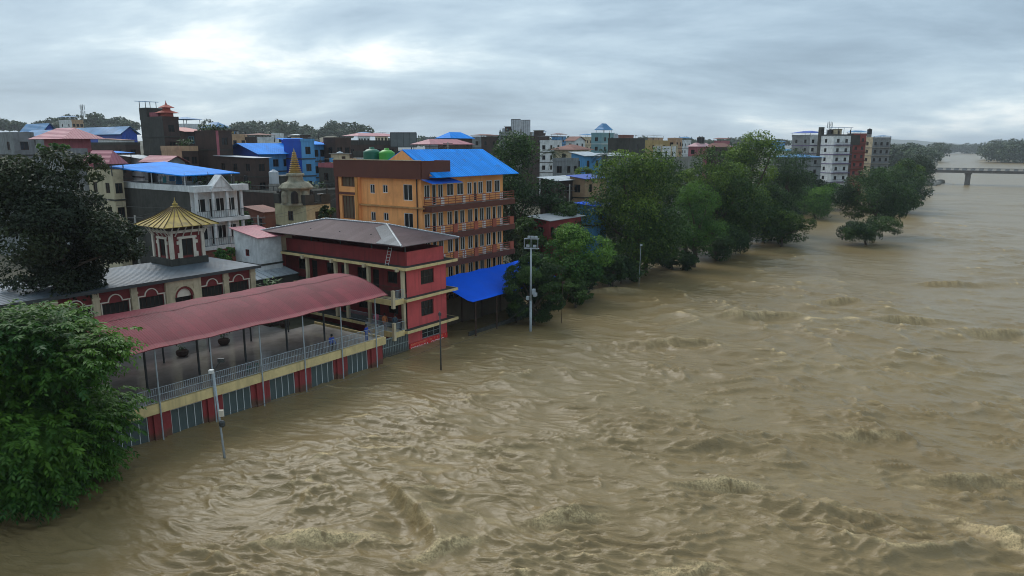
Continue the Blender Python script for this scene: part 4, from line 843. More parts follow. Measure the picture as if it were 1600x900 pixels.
pc = u0 + (u1 - u0) * .52; pd = MB(); pd.sheet([(pc - 1.5, v0 - 1.75, zt + .3), (pc, v0 - 1.75, zt + 2.0), (pc, v0 - .3, zt + 2.0), (pc - 1.5, v0 - .3, zt + .3)], .2, white); pd.sheet([(pc, v0 - 1.75, zt + 2.0), (pc + 1.5, v0 - 1.75, zt + .3), (pc + 1.5, v0 - .3, zt + .3), (pc, v0 - .3, zt + 2.0)], .2, white); pd.face([(pc - 1.2, v0 - 1.62, zt + .5), (pc + 1.2, v0 - 1.62, zt + .5), (pc, v0 - 1.62, zt + 1.8)], white); pd.build('pediment', t_)
MB().box(u0, u1 + .6, v0 - 1.3, v0 - 1.2, 1, zt - 6.72, brick).build('brick_wall', t_)
c_ = thing('blue_canopy', 'large flat bright blue sheet canopy over the dark terrace beside the white house', 'canopy', u0 + 2, v0 + 8, zt + .5)
z0 = zt + 2.0
MB().sheet([(u0 - .6, v0 + .2, z0), (u0 + 7.4, v0 + .6, z0 + .1), (u0 + 7.0, v1 + .6, z0 + 1.3), (u0 - .9, v1 + 1.5, z0 + .75)], .12, blueroof).build('sheet', c_)
for x, y in ((u0 + .1, v0 + 1), (u0 + 6.4, v0 + 1), (u0 + .1, v1 - .6), (u0 + 6, v1 - .6), (u0 + .1, (v0 + v1) / 2)): MB().tube((x, y, zt), (x, y, z0 + .15 + (y - v0) * .035), .06, n=6, m=palegrey).build('post', c_)
greens('shrubs in tubs on the terrace under the blue canopy', u0 + 3.6, v0 + 1.2, zt - .02, 5, 1.2, 1.5, 260, 3)
# --- small houses between temple and guesthouse
house('small_white_house', 'small white house with red door and low pink sheet roof', (366, 404, 420, 372, 80), white, roof='shed', rm=pinkroof, nr=0, nl=1, over=.4, rise=.9, show=1, ww=.8, wh=.8, maxd=5, frame=maroon)
house('brick_shed', 'brick shed with rusty maroon sheet roof above the small white house', (384, 412, 430, 332, 104), brick, roof='shed', rm=rust, nr=0, nl=2, over=.3, rise=.7, show=1, maxd=7)
ss = thing('striped_sheet_roof', 'low shed roof of pale blue sheets with dark gaps beside the temple', 'shed', -2.5, 25, .6)
for k in range(9): MB().sheet([(-6.6 + k * .8, 18.0, 6.4), (-5.9 + k * .8, 18.0, 6.4), (-5.9 + k * .8, 23.6, 7.6), (-6.6 + k * .8, 23.6, 7.6)], .05, paleroof).build('roof_sheet', ss)
MB().box(-6.6, .6, 18.1, 23.5, .4, 6.3, mossy).build('wall', ss)
MB().sheet([(-6.7, 17.9, 6.33), (.7, 17.9, 6.33), (.7, 23.7, 7.5), (-6.7, 23.7, 7.5)], .04, darksteel).build('underlay', ss)
greens('green bushes between temple roof and guesthouse', -6.6, 13.2, 2.4, 2.4, 2, 4.6, 420, 8)
# --- old shrine with ringed spire on a cream house
t_, u0, u1, v0, v1, zt = house('cream_shrine_house', 'old cream house carrying a weathered shrine with ringed spire', (428, 478, 516, 321, 97), mat('stained_cream', (.52, .48, .30), .85, .6, (.16, .15, .09), .5, streak=.6), nr=1, nl=1, par=.25, pm=mossy, show=2, cat='shrine', maxd=7)
uc, vc = to_uv(on_y(463, 300, 99)); old = mat('weathered_lime', (.30, .28, .21), .9, .8, (.07, .075, .045), .9, streak=.6)
sp = MB().lathe((uc, vc, zt), [(2.3, 0), (2.2, .25), (2.0, .3), (2.0, 2.1), (2.4, 2.2), (2.45, 2.4), (1.9, 2.95), (1.2, 3.2), (1.1, 3.35), (1.0, 3.9)], 8, old); sp.build('shrine_body', t_)
for k in range(8): a = math.pi / 4 * k; MB().lathe((uc + 1.95 * math.cos(a), vc + 1.95 * math.sin(a), zt + .28), [(.5, 0), (.5, 1.1), (.42, 1.45), (.22, 1.62), (.02, 1.66)], 10, dark_in if k % 2 else old).build('niche', t_)
br = mat('brass_rings', (.40, .25, .06), .6, .7, (.10, .08, .035), 2.0, metal=.1)
MB().lathe((uc, vc, zt + 3.9), [(1.0, 0), (1.25, .12), (1.2, .35), (.85, .45)], 14, old).build('spire_base', t_)
for k in range(10): r0 = .88 - .068 * k; MB().lathe((uc, vc, zt + 4.35 + k * .285), [(r0 * .75, 0), (r0, .05), (r0, .17), (r0 * .75, .24)], 12, br).build('spire_ring', t_)
MB().lathe((uc, vc, zt + 4.3), [(.6, 0), (.18, 2.9), (.1, 3.1), (.02, 3.45)], 10, old).build('spire_core', t_)
for a, b_, c_, d_ in ((u0 - .1, u0 + 1.4, v0, v0 + .35), (u0 - .1, u0 + .25, v0 + .36, v1), (u1 - 1.5, u1 + .1, v0, v0 + .35)): MB().box(a, b_, c_, d_, zt, zt + 1.4, mossy).build('ruined_parapet', t_)
# --- terrace wall block behind it
t_, u0, u1, v0, v1, zt = house('dark_terrace_block', 'long dark mossy block with railed roof terrace behind the ringed spire', (322, 428, 548, 302, 112), mossy, darkbrick, nr=0, nl=0, par=.3, pm=concrete, maxd=14)
q_ = MB(); railing(q_, (u0, v0, zt + .3), (u1, v0, zt + .3), .8, darksteel, 2.0, .04, (1.0,)); railing(q_, (u0, v0, zt + .3), (u0, v1, zt + .3), .8, darksteel, 2.0, .04, (1.0,)); q_.build('terrace_rail', t_)
tank(*to_uv(on_y(427, 262, 116)), zt, .75, 1.9, paleroof, 'off-white water tank on brown stand on the dark terrace', stand=1.3)
greens('potted greenery on the dark terrace, left end', u0 + 1.2, v1 - 3, zt, 2.0, 4, 1.3, 200, 4); greens('potted greenery on the dark terrace, right of the spire', u0 + 9, v0 + 2.2, zt, 6, 1.6, 1.3, 220, 5)
# --- blue house group
t_, u0, u1, v0, v1, zt = house('blue_gable_house', 'blue house with bright blue gable roof and veranda behind the dark terrace', (338, 405, 470, 241, 130), bluew, deepblue, roof='gable', rm=blueroof, nr=4, nl=0, over=.9, rise=2.0, ridge='u', maxd=11, show=2)
house('blue_stair_house', 'taller blue house with sky blue stair tower and lean-to roof', (440, 478, 508, 226, 137), bluew, deepblue, roof='shed', rm=blueroof, nr=3, nl=1, over=.8, rise=1.3, maxd=9, show=2)
house('blue_stair_tower', 'sky blue stair tower between the two blue roofs', (443, 470, 474, 221, 132), bluew, deepblue, nr=1, nl=0, par=.5, maxd=6, minw=3.0)
house('brown_brick_house', 'dark brown brick house with pale lean-to strip below the blue gable', (338, 396, 404, 247, 121), darkbrick, roof='shed', rm=paleroof, nr=1, nl=3, over=.4, rise=.35, maxd=13, show=2)
# --- left edge
house('grey_terrace_house', 'grey concrete house carrying a pink hip-roofed room at left edge', (42, 100, 112, 240, 98), greyw, roof='flat', nr=1, nl=3, par=.7, maxd=9, canopy=None, frame=palegrey, show=2)
house('pink_room_house', 'pink sheet-walled room with pink hip roof above the grey terrace', (48, 108, 124, 217, 108), pinkw, roof='hip', rm=pinkroof, nr=0, nl=0, over=1.6, rise=1.7, maxd=9)
house('cream_canopy_house', 'cream house with pink hip canopy over its terrace above the dark tree', (112, 176, 187, 275, 93), cream, mat('cream_side', (.48, .42, .28), .85, .5, None, .6, streak=.5), nr=1, nl=2, par=.8, canopy=(pinkroof, 1.6, 1.7), maxd=7, show=2, minw=1.3)
house('grey_stair_house', 'grey concrete house with outside stair at far left edge', (-60, 20, 44, 212, 118), greyw, roof='flat', nr=1, nl=3, par=.6, maxd=14)
house('low_blue_canopy_house', 'brown house with small blue canopy behind the pink canopy', (146, 176, 190, 250, 122), darkbrick, nr=1, nl=2, par=.5, canopy=(blueroof, 1.2, .3), maxd=8)
house('pale_roof_house', 'small house with pale sheet roof beside pink roof and blue canopy', (190, 220, 232, 248, 124), white, roof='shed', rm=paleroof, nr=1, nl=1, over=.5, rise=.6, maxd=8)
house('pink_gable_house', 'house with faded pink gable roof behind the big blue canopy', (222, 262, 280, 254, 118), greyw, roof='gable', rm=pinkroof, nr=1, nl=1, over=.6, rise=1.1, ridge='v', maxd=8)
house('brown_long_house', 'long dark brown low block left of the dark tower', (112, 196, 212, 226, 150), darkbrick, nr=1, nl=4, par=.5, maxd=18, pm=mossy)
house('white_strip_house', 'white-walled low house left of the dark tower', (150, 190, 206, 219, 172), white, roof='shed', rm=rust, nr=1, nl=2, over=.4, rise=.5, maxd=12)
house('blue_warehouse', 'long warehouse with bright blue gable roofs below the skyline', (48, 190, 214, 210, 195), deepblue, roof='gable', rm=fadeblue, nr=0, nl=0, over=.8, rise=2.2, ridge='v', maxd=44)
house('blue_sheet_hall', 'wide blue-roofed hall at left beside the long warehouse', (20, 98, 124, 212, 175), greyw, roof='gable', rm=fadeblue, nr=1, nl=2, over=.8, rise=1.6, ridge='v', maxd=22)
house('second_blue_warehouse', 'far blue gable roof peeking over the warehouse at left', (36, 70, 84, 205, 235), deepblue, roof='gable', rm=fadeblue, nr=0, nl=0, over=.8, rise=2.6, ridge='v', maxd=18)
house('orange_skyline_house', 'small orange and white house with blue roof on left skyline', (92, 112, 130, 190, 330), peach, white, roof='flat', canopy=(fadeblue, 2.2, .5, (.0, .5, 0, 1)), nr=3, nl=2, maxd=14)
# --- dark tower with little red pagoda
t_, u0, u1, v0, v1, zt = house('dark_tower_house', 'tall dark brick tower house with stepped roof and blue canopy on top', (206, 254, 272, 186, 132), darkbrick, mossy, nr=1, nl=0, par=.5, maxd=8, show=3)
MB().box(u0 - .07, u0 + 3.2, v1 - 2.6, v1, zt, zt + 2.2, mossy).build('stair_head', t_)
MB().sheet([(u0 - .6, v1 - 3, zt + 3.3), (u0 + 2.2, v1 - 3, zt + 3.3), (u0 + 2.2, v1 + .4, zt + 3.5), (u0 - .6, v1 + .4, zt + 3.5)], .1, fadeblue).build('canopy', t_)
for x, y in ((u0, v1 - 2.4), (u0 + 2, v1 - 2.4), (u0, v1 - .2), (u0 + 2, v1 - .2)): MB().tube((x, y, zt + 2.2), (x, y, zt + 3.35), .06, n=6, m=darksteel).build('canopy_post', t_)
MB().box(u0 + .4, u0 + 2.6, v0 + 2.2, v1 - 2.7, zt, zt + 1.3, pinkw).build('pink_room', t_)
pg = thing('red_rooftop_pagoda', 'small red two-tier pagoda shrine on the dark tower', 'pagoda', u0 + 2.2, v0 + 1.5, zt); pr_ = mat('pagoda_red', (.42, .10, .07), .7, .4)
pu_, pv_ = u0 + 1.6, v0 + 1.3
MB().box(pu_ - .8, pu_ + .8, pv_ - .8, pv_ + .8, zt, zt + 1.3, pr_).build('lower_room', pg); hip_roof(MB(), pu_ - 1.5, pu_ + 1.5, pv_ - 1.5, pv_ + 1.5, zt + 1.2, zt + 1.9, pr_, 'u').build('lower_roof', pg)
MB().box(pu_ - .5, pu_ + .5, pv_ - .5, pv_ + .5, zt + 1.5, zt + 2.2, pr_).build('upper_room', pg); hip_roof(MB(), pu_ - 1.0, pu_ + 1.0, pv_ - 1.0, pv_ + 1.0, zt + 2.15, zt + 2.8, pr_, 'u').build('upper_roof', pg); MB().lathe((pu_, pv_, zt + 2.7), [(.2, 0), (.1, .3), (.02, .7)], 8, pr_).build('finial', pg)
t_, u0, u1, v0, v1, zt = house('garden_terrace_house', 'house with orange balcony and planted terrace right of the dark tower', (252, 284, 308, 236, 126), darkbrick, peach, nr=2, nl=2, par=.9, pm=peach, maxd=8)
greens('dense plants on the orange terrace beside the dark tower', (u0 + u1) / 2, v0 + 1.4, zt, u1 - u0 - .6, 1.8, 1.8, 300, 6)
house('red_lean_to_house', 'house with red sloping sheet roof and turquoise railing behind the planted terrace', (256, 290, 322, 206, 148), darkbrick, roof='shed', rm=mat('red_sheet', (.42, .09, .07), .5, .4), nr=2, nl=1, over=.5, rise=1.1, maxd=8, frame=teal)
t_, u0, u1, v0, v1, zt = house('brick_cube_house', 'square dark brick house with plants on its roof and red edge', (302, 338, 350, 206, 128), darkbrick, nr=1, nl=0, par=.3, maxd=7)
greens('row of plants along the brick cube roof', (u0 + u1) / 2, (v0 + v1) / 2, zt, u1 - u0, v1 - v0 - .6, 1.1, 380, 7); MB().box(u0 - .2, u0 + .25, v0 - .2, v0 - .07, 2, zt + .2, pinkw).build('red_edge', t_)
house('blue_tent_house', 'pale house with faded blue canopy right of the red pagoda', (268, 288, 312, 199, 178), white, nr=2, nl=1, canopy=(fadeblue, 2.0, .6), maxd=8)
house('blue_peak_house', 'house with peaked blue sheet canopy left of the cream terraces', (318, 338, 356, 206, 190), greyw, nr=2, nl=1, canopy=(fadeblue, 1.2, 1.4), maxd=8)
house('cream_step_house', 'cream and ochre stepped house below the left-centre trees', (340, 360, 386, 214, 215), peach, cream, nr=2, nl=2, par=.9, maxd=10)
house('white_band_house', 'brown house with white band and rusty canopy left of the blue houses', (384, 402, 428, 219, 205), white, darkbrick, nr=3, nl=2, canopy=(rust, 1.5, .5), maxd=10)
house('white_far_house', 'slim white house above the blue stair tower', (424, 432, 440, 212, 260), white, nr=1, nl=1, maxd=8)
house('grey_far_block', 'grey far block with blue tank room above blue house', (440, 470, 500, 222, 230), greyw, nr=3, nl=2, maxd=14)
house('olive_roof_hall', 'wide hall with olive-brown roof below the wooded skyline', (482, 520, 552, 222, 250), mat('olive_wall', (.20, .19, .14), .9, .5), roof='hip', rm=mat('olive_roof', (.13, .12, .085), .8, .4), nr=2, nl=2, over=.8, rise=2.2, maxd=24)
house('red_box_house', 'small bright red-walled house right of the blue lean-to', (486, 506, 512, 225, 150), mat('bright_red_wall', (.45, .04, .035), .7, .3), nr=1, nl=1, par=.4, maxd=6)
house('dark_balcony_house', 'tall dark house with peach balcony left of the orange hotel', (506, 524, 548, 222, 138), darkbrick, nr=2, nl=1, slab=peach, balc=1.0, maxd=9, show=3)
house('dark_shop_house', 'dark mossy house directly behind the hotel stair tower', (498, 520, 562, 262, 124), mossy, nr=2, nl=1, pm=pinkw, par=.8, maxd=8)
# --- behind the hotel
house('white_wall_block', 'low block with dark parapet and white wall behind the green tanks', (556, 570, 700, 246, 128), white, nr=3, nl=1, pm=mossy, par=1.1, maxd=9, ww=1)
house('pink_canopy_terrace', 'terrace with long faded pink canopy left of the billboard', (540, 560, 622, 226, 165), darkbrick, nr=3, nl=1, par=1.0, canopy=(pinkroof, 2.0, .7), maxd=8, pm=mossy)
t_, u0, u1, v0, v1, zt = house('pink_hip_canopy_house', 'white terrace house with wide faded pink hip canopy behind the hotel roof', (648, 672, 736, 241, 138), white, greyw, nr=4, nl=2, par=.5, canopy=(pinkroof, 1.9, 1.0), maxd=10, frame=palegrey)
house('blue_arch_house', 'house with rounded blue sheet roof above the pink hip canopy', (684, 704, 738, 216, 205), darkbrick, roof='hip', rm=blueroof, nr=2, nl=1, over=.6, rise=1.8, maxd=12)
house('brown_skyline_house', 'brown skyline house left of the large dark tree', (738, 752, 778, 216, 240), darkbrick, greyw, nr=2, nl=1, par=.6, maxd=10, canopy=(rust, 1.0, .4))
t_, u0, u1, v0, v1, zt = house('billboard_block', 'concrete block carrying two tall hoardings on the centre skyline', (780, 796, 832, 208, 262), concrete, greyw, nr=3, nl=2, par=.6, maxd=12)
def hoarding(label, x0, x1, y0, y1, Y, m_, zb, yaw=0):
    a, b_ = on_y(x0, y1, Y), on_y(x1, y0, Y); t_ = wthing('hoarding', label, 'billboard', ((a.x + b_.x) / 2, Y, zb), yaw=yaw); w = (b_.x - a.x) / 2; z0, z1 = a.z - zb, b_.z - zb
    MB().box(-w, w, -.08, .08, z0, z1, m_).build('panel', t_)
    f_ = MB(); f_.box(-w - .1, w + .1, -.12, .12, z1 + .003, z1 + .2, darksteel).box(-w - .1, w + .1, -.12, .12, z0 - .2, z0 - .003, darksteel).box(-w - .15, -w - .003, -.11, .11, z0, z1, darksteel).box(w + .003, w + .15, -.11, .11, z0, z1, darksteel); f_.build('frame', t_)
    for x in (-w * .6, w * .6): MB().tube((x, .2, 0), (x, .2, z1), .12, n=6, m=darksteel).build('post', t_)
    for k in range(3): MB().box(-w + 2 * w * (k + 1) / 4 - .05, -w + 2 * w * (k + 1) / 4 + .05, -.11, -.083, z0, z1, darksteel).build('brace', t_)
hp = mat('faded_poster', (.50, .52, .54), .6, .7, (.25, .22, .24), .9)
hoarding('pale hoarding on the block, taller left one on the centre skyline', 799, 813, 187, 212, 264, hp, zt); hoarding('pale hoarding on the block, right one on the centre skyline', 815, 828, 188, 212, 264.5, hp, zt)
hoarding('dark back of a wide hoarding above the hotel water tanks', 611, 650, 208, 229, 170, mat('hoarding_back', (.13, .15, .15), .7, .5), ground_z(70) + 9)
BL = [('dark_flat_block', 'dark flat block right of the hoardings', (816, 836, 858, 215, 235), darkbrick, {}),
 ('canopy_frame_house', 'white house with thin flat canopy right of hoardings', (846, 856, 878, 222, 225), white, dict(canopy=(darksteel, 1.8, .2))),
 ('small_gable_far', 'small pale gable house on centre skyline', (884, 898, 914, 220, 260), white, dict(roof='gable', rm=rust, rise=1.6, ridge='v')),
 ('faded_pink_hall', 'wide cream hall with faded pink roof behind the palms', (866, 896, 920, 234, 175), cream, dict(roof='hip', rm=rust, rise=1.3, over=1.0)),
 ('blue_wall_shop', 'sky blue wall house with white sheet roof behind the palm', (902, 912, 940, 244, 150), bluew, dict(roof='shed', rm=paleroof, rise=.9)),
 ('fancy_blue_block', 'blue-green block with dome-like roof room on the skyline', (924, 940, 962, 210, 245), mat('sea_green', (.16, .30, .33), .7, .4), dict(canopy=(fadeblue, 1.6, 2.2, (.2, .8, .1, .9)), slab=white)),
 ('dark_wall_block', 'long dark unpainted wall block right of the blue-green block', (950, 984, 1008, 219, 200), mossy, dict(nr=1, nl=0)),
 ('white_roof_shed', 'low shed with white sheet roof above the big tree', (938, 950, 986, 244, 165), greyw, dict(roof='shed', rm=paleroof, rise=.7)),
 ('ochre_house', 'ochre yellow house with blue tank on the skyline', (996, 1012, 1046, 222, 235), yelloww, dict(canopy=(darksteel, 1.4, .2, (.3, .6, .2, .8)))),
 ('blue_stripe_house', 'white and blue house below the ochre house', (1026, 1036, 1056, 232, 205), white, dict(slab=bluew)),
 ('brown_tank_room', 'small brown roof room right of the ochre house', (1048, 1056, 1066, 218, 250), peach, {}),
 ('pink_tank_house', 'pale pink roofed house with two black tanks', (1076, 1090, 1112, 229, 225), pinkw, dict(roof='hip', rm=mat('pale_pink_sheet', (.5, .28, .30), .5, .3), rise=1.2)),
 ('rust_roof_hall', 'long rust-red roofed hall left of the tall tree', (1100, 1120, 1144, 230, 230), darkbrick, dict(roof='hip', rm=rust, rise=1.4)),
 ('flat_terrace_house', 'concrete terrace house with bare frame above the big trees', (1030, 1052, 1098, 250, 170), concrete, dict(nr=2, pm=concrete)),
 ('pale_far_house', 'pale low house left of the white tower block', (1204, 1218, 1246, 236, 290), white, dict(roof='shed', rm=fadeblue, rise=.8)),
 ('grey_mid_house', 'grey house half hidden right of the large dark tree', (874, 884, 904, 252, 140), greyw, {}),
 ('tin_roof_house', 'brown house with flat tin roof right of the large dark tree', (858, 868, 908, 283, 118), darkbrick, dict(roof='shed', rm=paleroof, rise=.6, nr=3)),
 ('blue_tarp_house', 'peach house with blue sheet roof beside the tin roof', (905, 914, 948, 280, 121), peach, dict(roof='shed', rm=deepblue, rise=.6)),
 ('red_post_shed', 'red-brown shed with pale posts and tin roof among the trees', (850, 858, 908, 345, 100), maroon, dict(roof='shed', rm=galv, rise=.5, nr=5, nl=1, show=1, ww=.9)),
 ('blue_panel_hut', 'blue panel hut partly hidden by the big tree', (922, 928, 948, 322, 112), bluew, dict(roof='shed', rm=bluetarp, rise=.4, nr=1, nl=0, show=1))]
BT = {}
for nm, lb, px, wm_, kw in BL:
    k2 = dict(nr=2, nl=1, par=.6, maxd=10); k2.update(kw); BT[nm] = house(nm, lb, px, wm_, **k2)
t_, u0, u1, v0, v1, zt = BT['flat_terrace_house']
for x, y in ((u0 + 1, v0 + 1), (u0 + 4.2, v0 + 1), (u0 + 1, v0 + 5), (u0 + 4.2, v0 + 5)): MB().box(x - .15, x + .15, y - .15, y + .15, zt, zt + 3.6, cream).build('bare_column', t_)
MB().box(u0 + .8, u0 + 4.4, v0 + .85, v0 + 1.15, zt + 3.3, zt + 3.61, cream).box(u0 + .8, u0 + 4.4, v0 + 4.85, v0 + 5.15, zt + 3.3, zt + 3.61, cream).build('bare_beam', t_)
t_, u0, u1, v0, v1, zt = BT['pink_tank_house']
blackp = mat('black_plastic', (.012, .012, .014), .4, .2)
tank((u0 + u1) / 2 - 1.0, (v0 + v1) / 2, zt + .9, .8, 1.7, blackp, 'black water tank on pink roof, left of two'); tank((u0 + u1) / 2 + 1.2, (v0 + v1) / 2, zt + .9, .8, 1.7, blackp, 'black water tank on pink roof, right of two')
# second line of skyline houses seen between the others
SK = [(430, 448, 214, 330, greyw, 'grey'), (452, 476, 217, 310, peach, 'peach'), (560, 578, 213, 340, white, 'white'), (586, 606, 212, 360, cream, 'cream'), (664, 684, 217, 300, greyw, 'grey'), (716, 740, 219, 290, darkbrick, 'brown'), (760, 782, 213, 330, concrete, 'concrete'),
      (838, 852, 210, 370, darkbrick, 'brown'), (862, 884, 215, 350, fadeblue, 'blue-grey'), (908, 926, 216, 340, cream, 'cream'), (966, 990, 213, 330, brick, 'brick'), (1012, 1036, 217, 360, peach, 'peach'), (1060, 1080, 221, 340, white, 'white'), (1116, 1140, 222, 350, pinkw, 'pink'), (1146, 1170, 224, 320, concrete, 'concrete'), (1206, 1226, 226, 380, bluew, 'sky blue')]
nb_ = ['above the blue stair tower', 'above the olive-roofed hall', 'above the long pink canopy', 'left of the wide hoarding', 'above the pink hip canopy', 'left of the large dark tree', 'left of the centre hoardings', 'right of the centre hoardings', 'above the faded pink hall', 'left of the blue-green block', 'right of the blue-green block', 'behind the ochre house', 'right of the small roof room', 'above the rust-red hall', 'behind the tall tree', 'left of the white tower block']
for (x0, x1, y, Y, m_, cn), nb in zip(SK, nb_): house('skyline_house', f'small {cn} house on the skyline {nb}', (x0, x0 + (x1 - x0) * .4, x1, y, Y), m_, nr=2, nl=2, par=.7, maxd=10, group='houses along the skyline', canopy=(rnd.choice([rust, fadeblue, paleroof]), 1.6, .5) if rnd.random() < .5 else None)
# --- apartment cluster by the far bank
t_, u0, u1, v0, v1, zt = house('white_tower_block', 'white six-storey tower block with purple balcony slabs near the far bank', (1279, 1304, 1330, 212, 262), white, white, nr=2, nl=1, st=3.35, show=6, slab=purple, balc=.9, par=.5, maxd=9, pm=darksteel, yawd=-35)
MB().box(u0 + 4.2, u1 + 5.5, v0 + 1.2, v1 + 3, zt - 3.4, zt + .3, mossy).build('dark_roof_storey', t_); MB().box(u0 - .15, u0 + 1.2, v1 - 1.4, v1 + .1, 3, zt + 3.2, mossy).build('stair_shaft', t_); tank(u0 + 2.5, v0 + 2.2, zt, .9, 1.8, blackp, 'black water tank on white tower block'); 
MB().sheet([(u0 + 1.5, v0 - .2, zt + 3.0), (u1 + .5, v0 - .2, zt + 3.0), (u1 + .5, v0 + 4, zt + 3.1), (u0 + 1.5, v0 + 4, zt + 3.1)], .12, fadeblue).build('canopy', t_)
for x, y in ((u0 + 1.8, v0 + .2), (u1 - .1, v0 + .2), (u0 + 1.8, v0 + 3.6), (u1 - .1, v0 + 3.6)): MB().tube((x, y, zt), (x, y, zt + 2.95), .08, n=6, m=darksteel).build('canopy_post', t_)
house('blue_awning_block', 'stained pale block with blue roofs left of the white tower', (1238, 1266, 1286, 214, 275), white, greyw, nr=2, nl=2, show=5, slab=purple, canopy=(deepblue, 1.6, .8), maxd=10, yawd=-35)
house('low_blue_roof_hall', 'low grey hall with wide blue roof at the foot of the tower blocks', (1206, 1246, 1284, 246, 240), greyw, roof='hip', rm=fadeblue, nr=2, nl=2, over=.8, rise=1.2, maxd=12, yawd=-30)
house('red_brown_block', 'dark red-brown block right of the white tower', (1326, 1334, 1354, 212, 278), mat('deep_red_wall', (.26, .05, .04), .8, .5, None, .5, streak=.4), darkbrick, nr=2, nl=1, show=5, slab=brown, balc=.8, canopy=(fadeblue, 1.4, .6), maxd=9, yawd=-35)
t_, u0, u1, v0, v1, zt = house('cream_end_block', 'cream and grey block with roof tank at right end of the tower cluster', (1348, 1364, 1392, 218, 285), greyw, cream, nr=3, nl=1, show=5, slab=concrete, balc=.8, maxd=9, canopy=(fadeblue, 1.3, .4, (.6, 1, 0, 1)), yawd=-35)
tank(u0 + 3, v0 + 2, zt + .0, .9, 1.8, blackp, 'black water tank on the cream end block', stand=2.2)
# --- phone masts
def mast(label, x, y0, Y, zb):
    p = on_y(x, y0, Y); t_ = wthing('phone_mast', label, 'mast', (p.x, Y, zb), group='phone masts'); h_ = p.z - zb
    b_ = MB()
    for sx, sy in ((-1, -1), (1, -1), (0, 1)): b_.tube((sx * .7, sy * .7, 0), (sx * .3, sy * .3, h_), .07, n=5, m=darksteel)
    for k in range(int(h_ / 1.4)):
        f_ = 1 - .57 * k * 1.4 / h_; z_ = k * 1.4
        for (a, c), (d, e) in (((-1, -1), (1, -1)), ((1, -1), (0, 1)), ((0, 1), (-1, -1))): b_.tube((a * .7 * f_, c * .7 * f_, z_), (d * .67 * f_, e * .67 * f_, z_ + 1.4), .04, n=4, m=darksteel)
    b_.build('lattice', t_)
    for k in range(6): a = k * math.pi / 3; MB().box(math.cos(a) * .9 - .16, math.cos(a) * .9 + .16, math.sin(a) * .9 - .12, math.sin(a) * .9 + .12, h_ - 2.4 - (k % 2) * 2.6, h_ - .3 - (k % 2) * 2.6, palegrey).build('antenna', t_)
mast('lattice phone mast with antennas on the left skyline', 128, 163, 335, ground_z(200)); mast('phone mast with antennas above the white tower block', 1297, 190, 275, 10)
# ============================================================ bridge
bd = thing('river_bridge', 'long low concrete road bridge across the river at right', 'bridge', 428, -60, 0)
bcon = mat('bridge_concrete', (.16, .15, .14), .85, .5, (.07, .065, .06), .2, streak=.4)
MB().box(424, 433, -216, 12, 6.0, 7.2, bcon).box(423.6, 433.4, -216, 12, 7.201, 7.5, bcon).build('deck', bd)
for v_ in (-22, -62, -102, -142, -182):
    MB().box(425.5, 431.5, v_ - 1.2, v_ + 1.2, -3, 5.2, bcon).box(424.5, 432.5, v_ - 1.6, v_ + 1.6, 5.2, 5.99, bcon).build('pier', bd)
for u_ in (423.9, 433.1):
    MB().box(u_ - .1, u_ + .1, -216, 12, 8.45, 8.6, bcon).box(u_ - .08, u_ + .08, -216, 12, 7.95, 8.05, bcon).build('handrail', bd)
    pm_ = MB().box(-.12, .12, -.9, .9, .02, .95, mat('rail_panel', (.30, .31, .32), .8, .5)).mesh('rail_panel')
    for k in range(56):
        o = bpy.data.objects.new('rail_panel', pm_); col.objects.link(o); o.parent = bd; o.location = (u_ - 428, -212 + k * 4 + 60, 7.5)
MB().box(422, 436, 3, 16, -2, 6, mossy).build('abutment', bd)
rk = MB(); rr0 = random.Random(4)
for k in range(70):
    a, b_, r_ = 395 + rr0.random() * 40, -9 + rr0.random() ** 1.5 * 16, .7 + rr0.random() * 1.6
    rk.lathe((a, b_, -.8 + (b_ + 9) * .09), [(r_ * .8, 0), (r_, r_ * .4), (r_ * rr0.uniform(.5, .8), r_ * rr0.uniform(.8, 1.1)), (r_ * .2, r_ * 1.2)], 6, concrete)
o = rk.build('bank_rocks'); o.location = G(0, 0, 0); o.rotation_euler = (0, 0, YAW); o['kind'] = 'stuff'; o['label'] = 'heap of grey rocks at the bridge abutment'; o['category'] = 'rocks'
# ============================================================ trees
rg = np.random.default_rng(5)
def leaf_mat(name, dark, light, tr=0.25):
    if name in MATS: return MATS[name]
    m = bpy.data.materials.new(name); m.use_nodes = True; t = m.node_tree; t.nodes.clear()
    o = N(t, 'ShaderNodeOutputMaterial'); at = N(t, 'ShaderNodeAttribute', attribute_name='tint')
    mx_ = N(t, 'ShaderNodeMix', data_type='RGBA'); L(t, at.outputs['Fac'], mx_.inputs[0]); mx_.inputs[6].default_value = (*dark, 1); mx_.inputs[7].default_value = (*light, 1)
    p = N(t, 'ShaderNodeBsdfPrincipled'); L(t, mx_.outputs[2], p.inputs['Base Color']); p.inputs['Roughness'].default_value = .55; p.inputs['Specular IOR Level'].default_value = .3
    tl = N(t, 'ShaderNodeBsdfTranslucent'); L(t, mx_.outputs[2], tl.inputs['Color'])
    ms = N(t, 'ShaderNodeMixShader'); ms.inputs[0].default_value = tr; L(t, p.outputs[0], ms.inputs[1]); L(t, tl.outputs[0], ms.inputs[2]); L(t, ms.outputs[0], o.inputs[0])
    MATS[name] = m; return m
bark = mat('bark', (.085, .065, .045), .9, .6, (.03, .025, .02), 2.0, bump=.04, bscale=6)
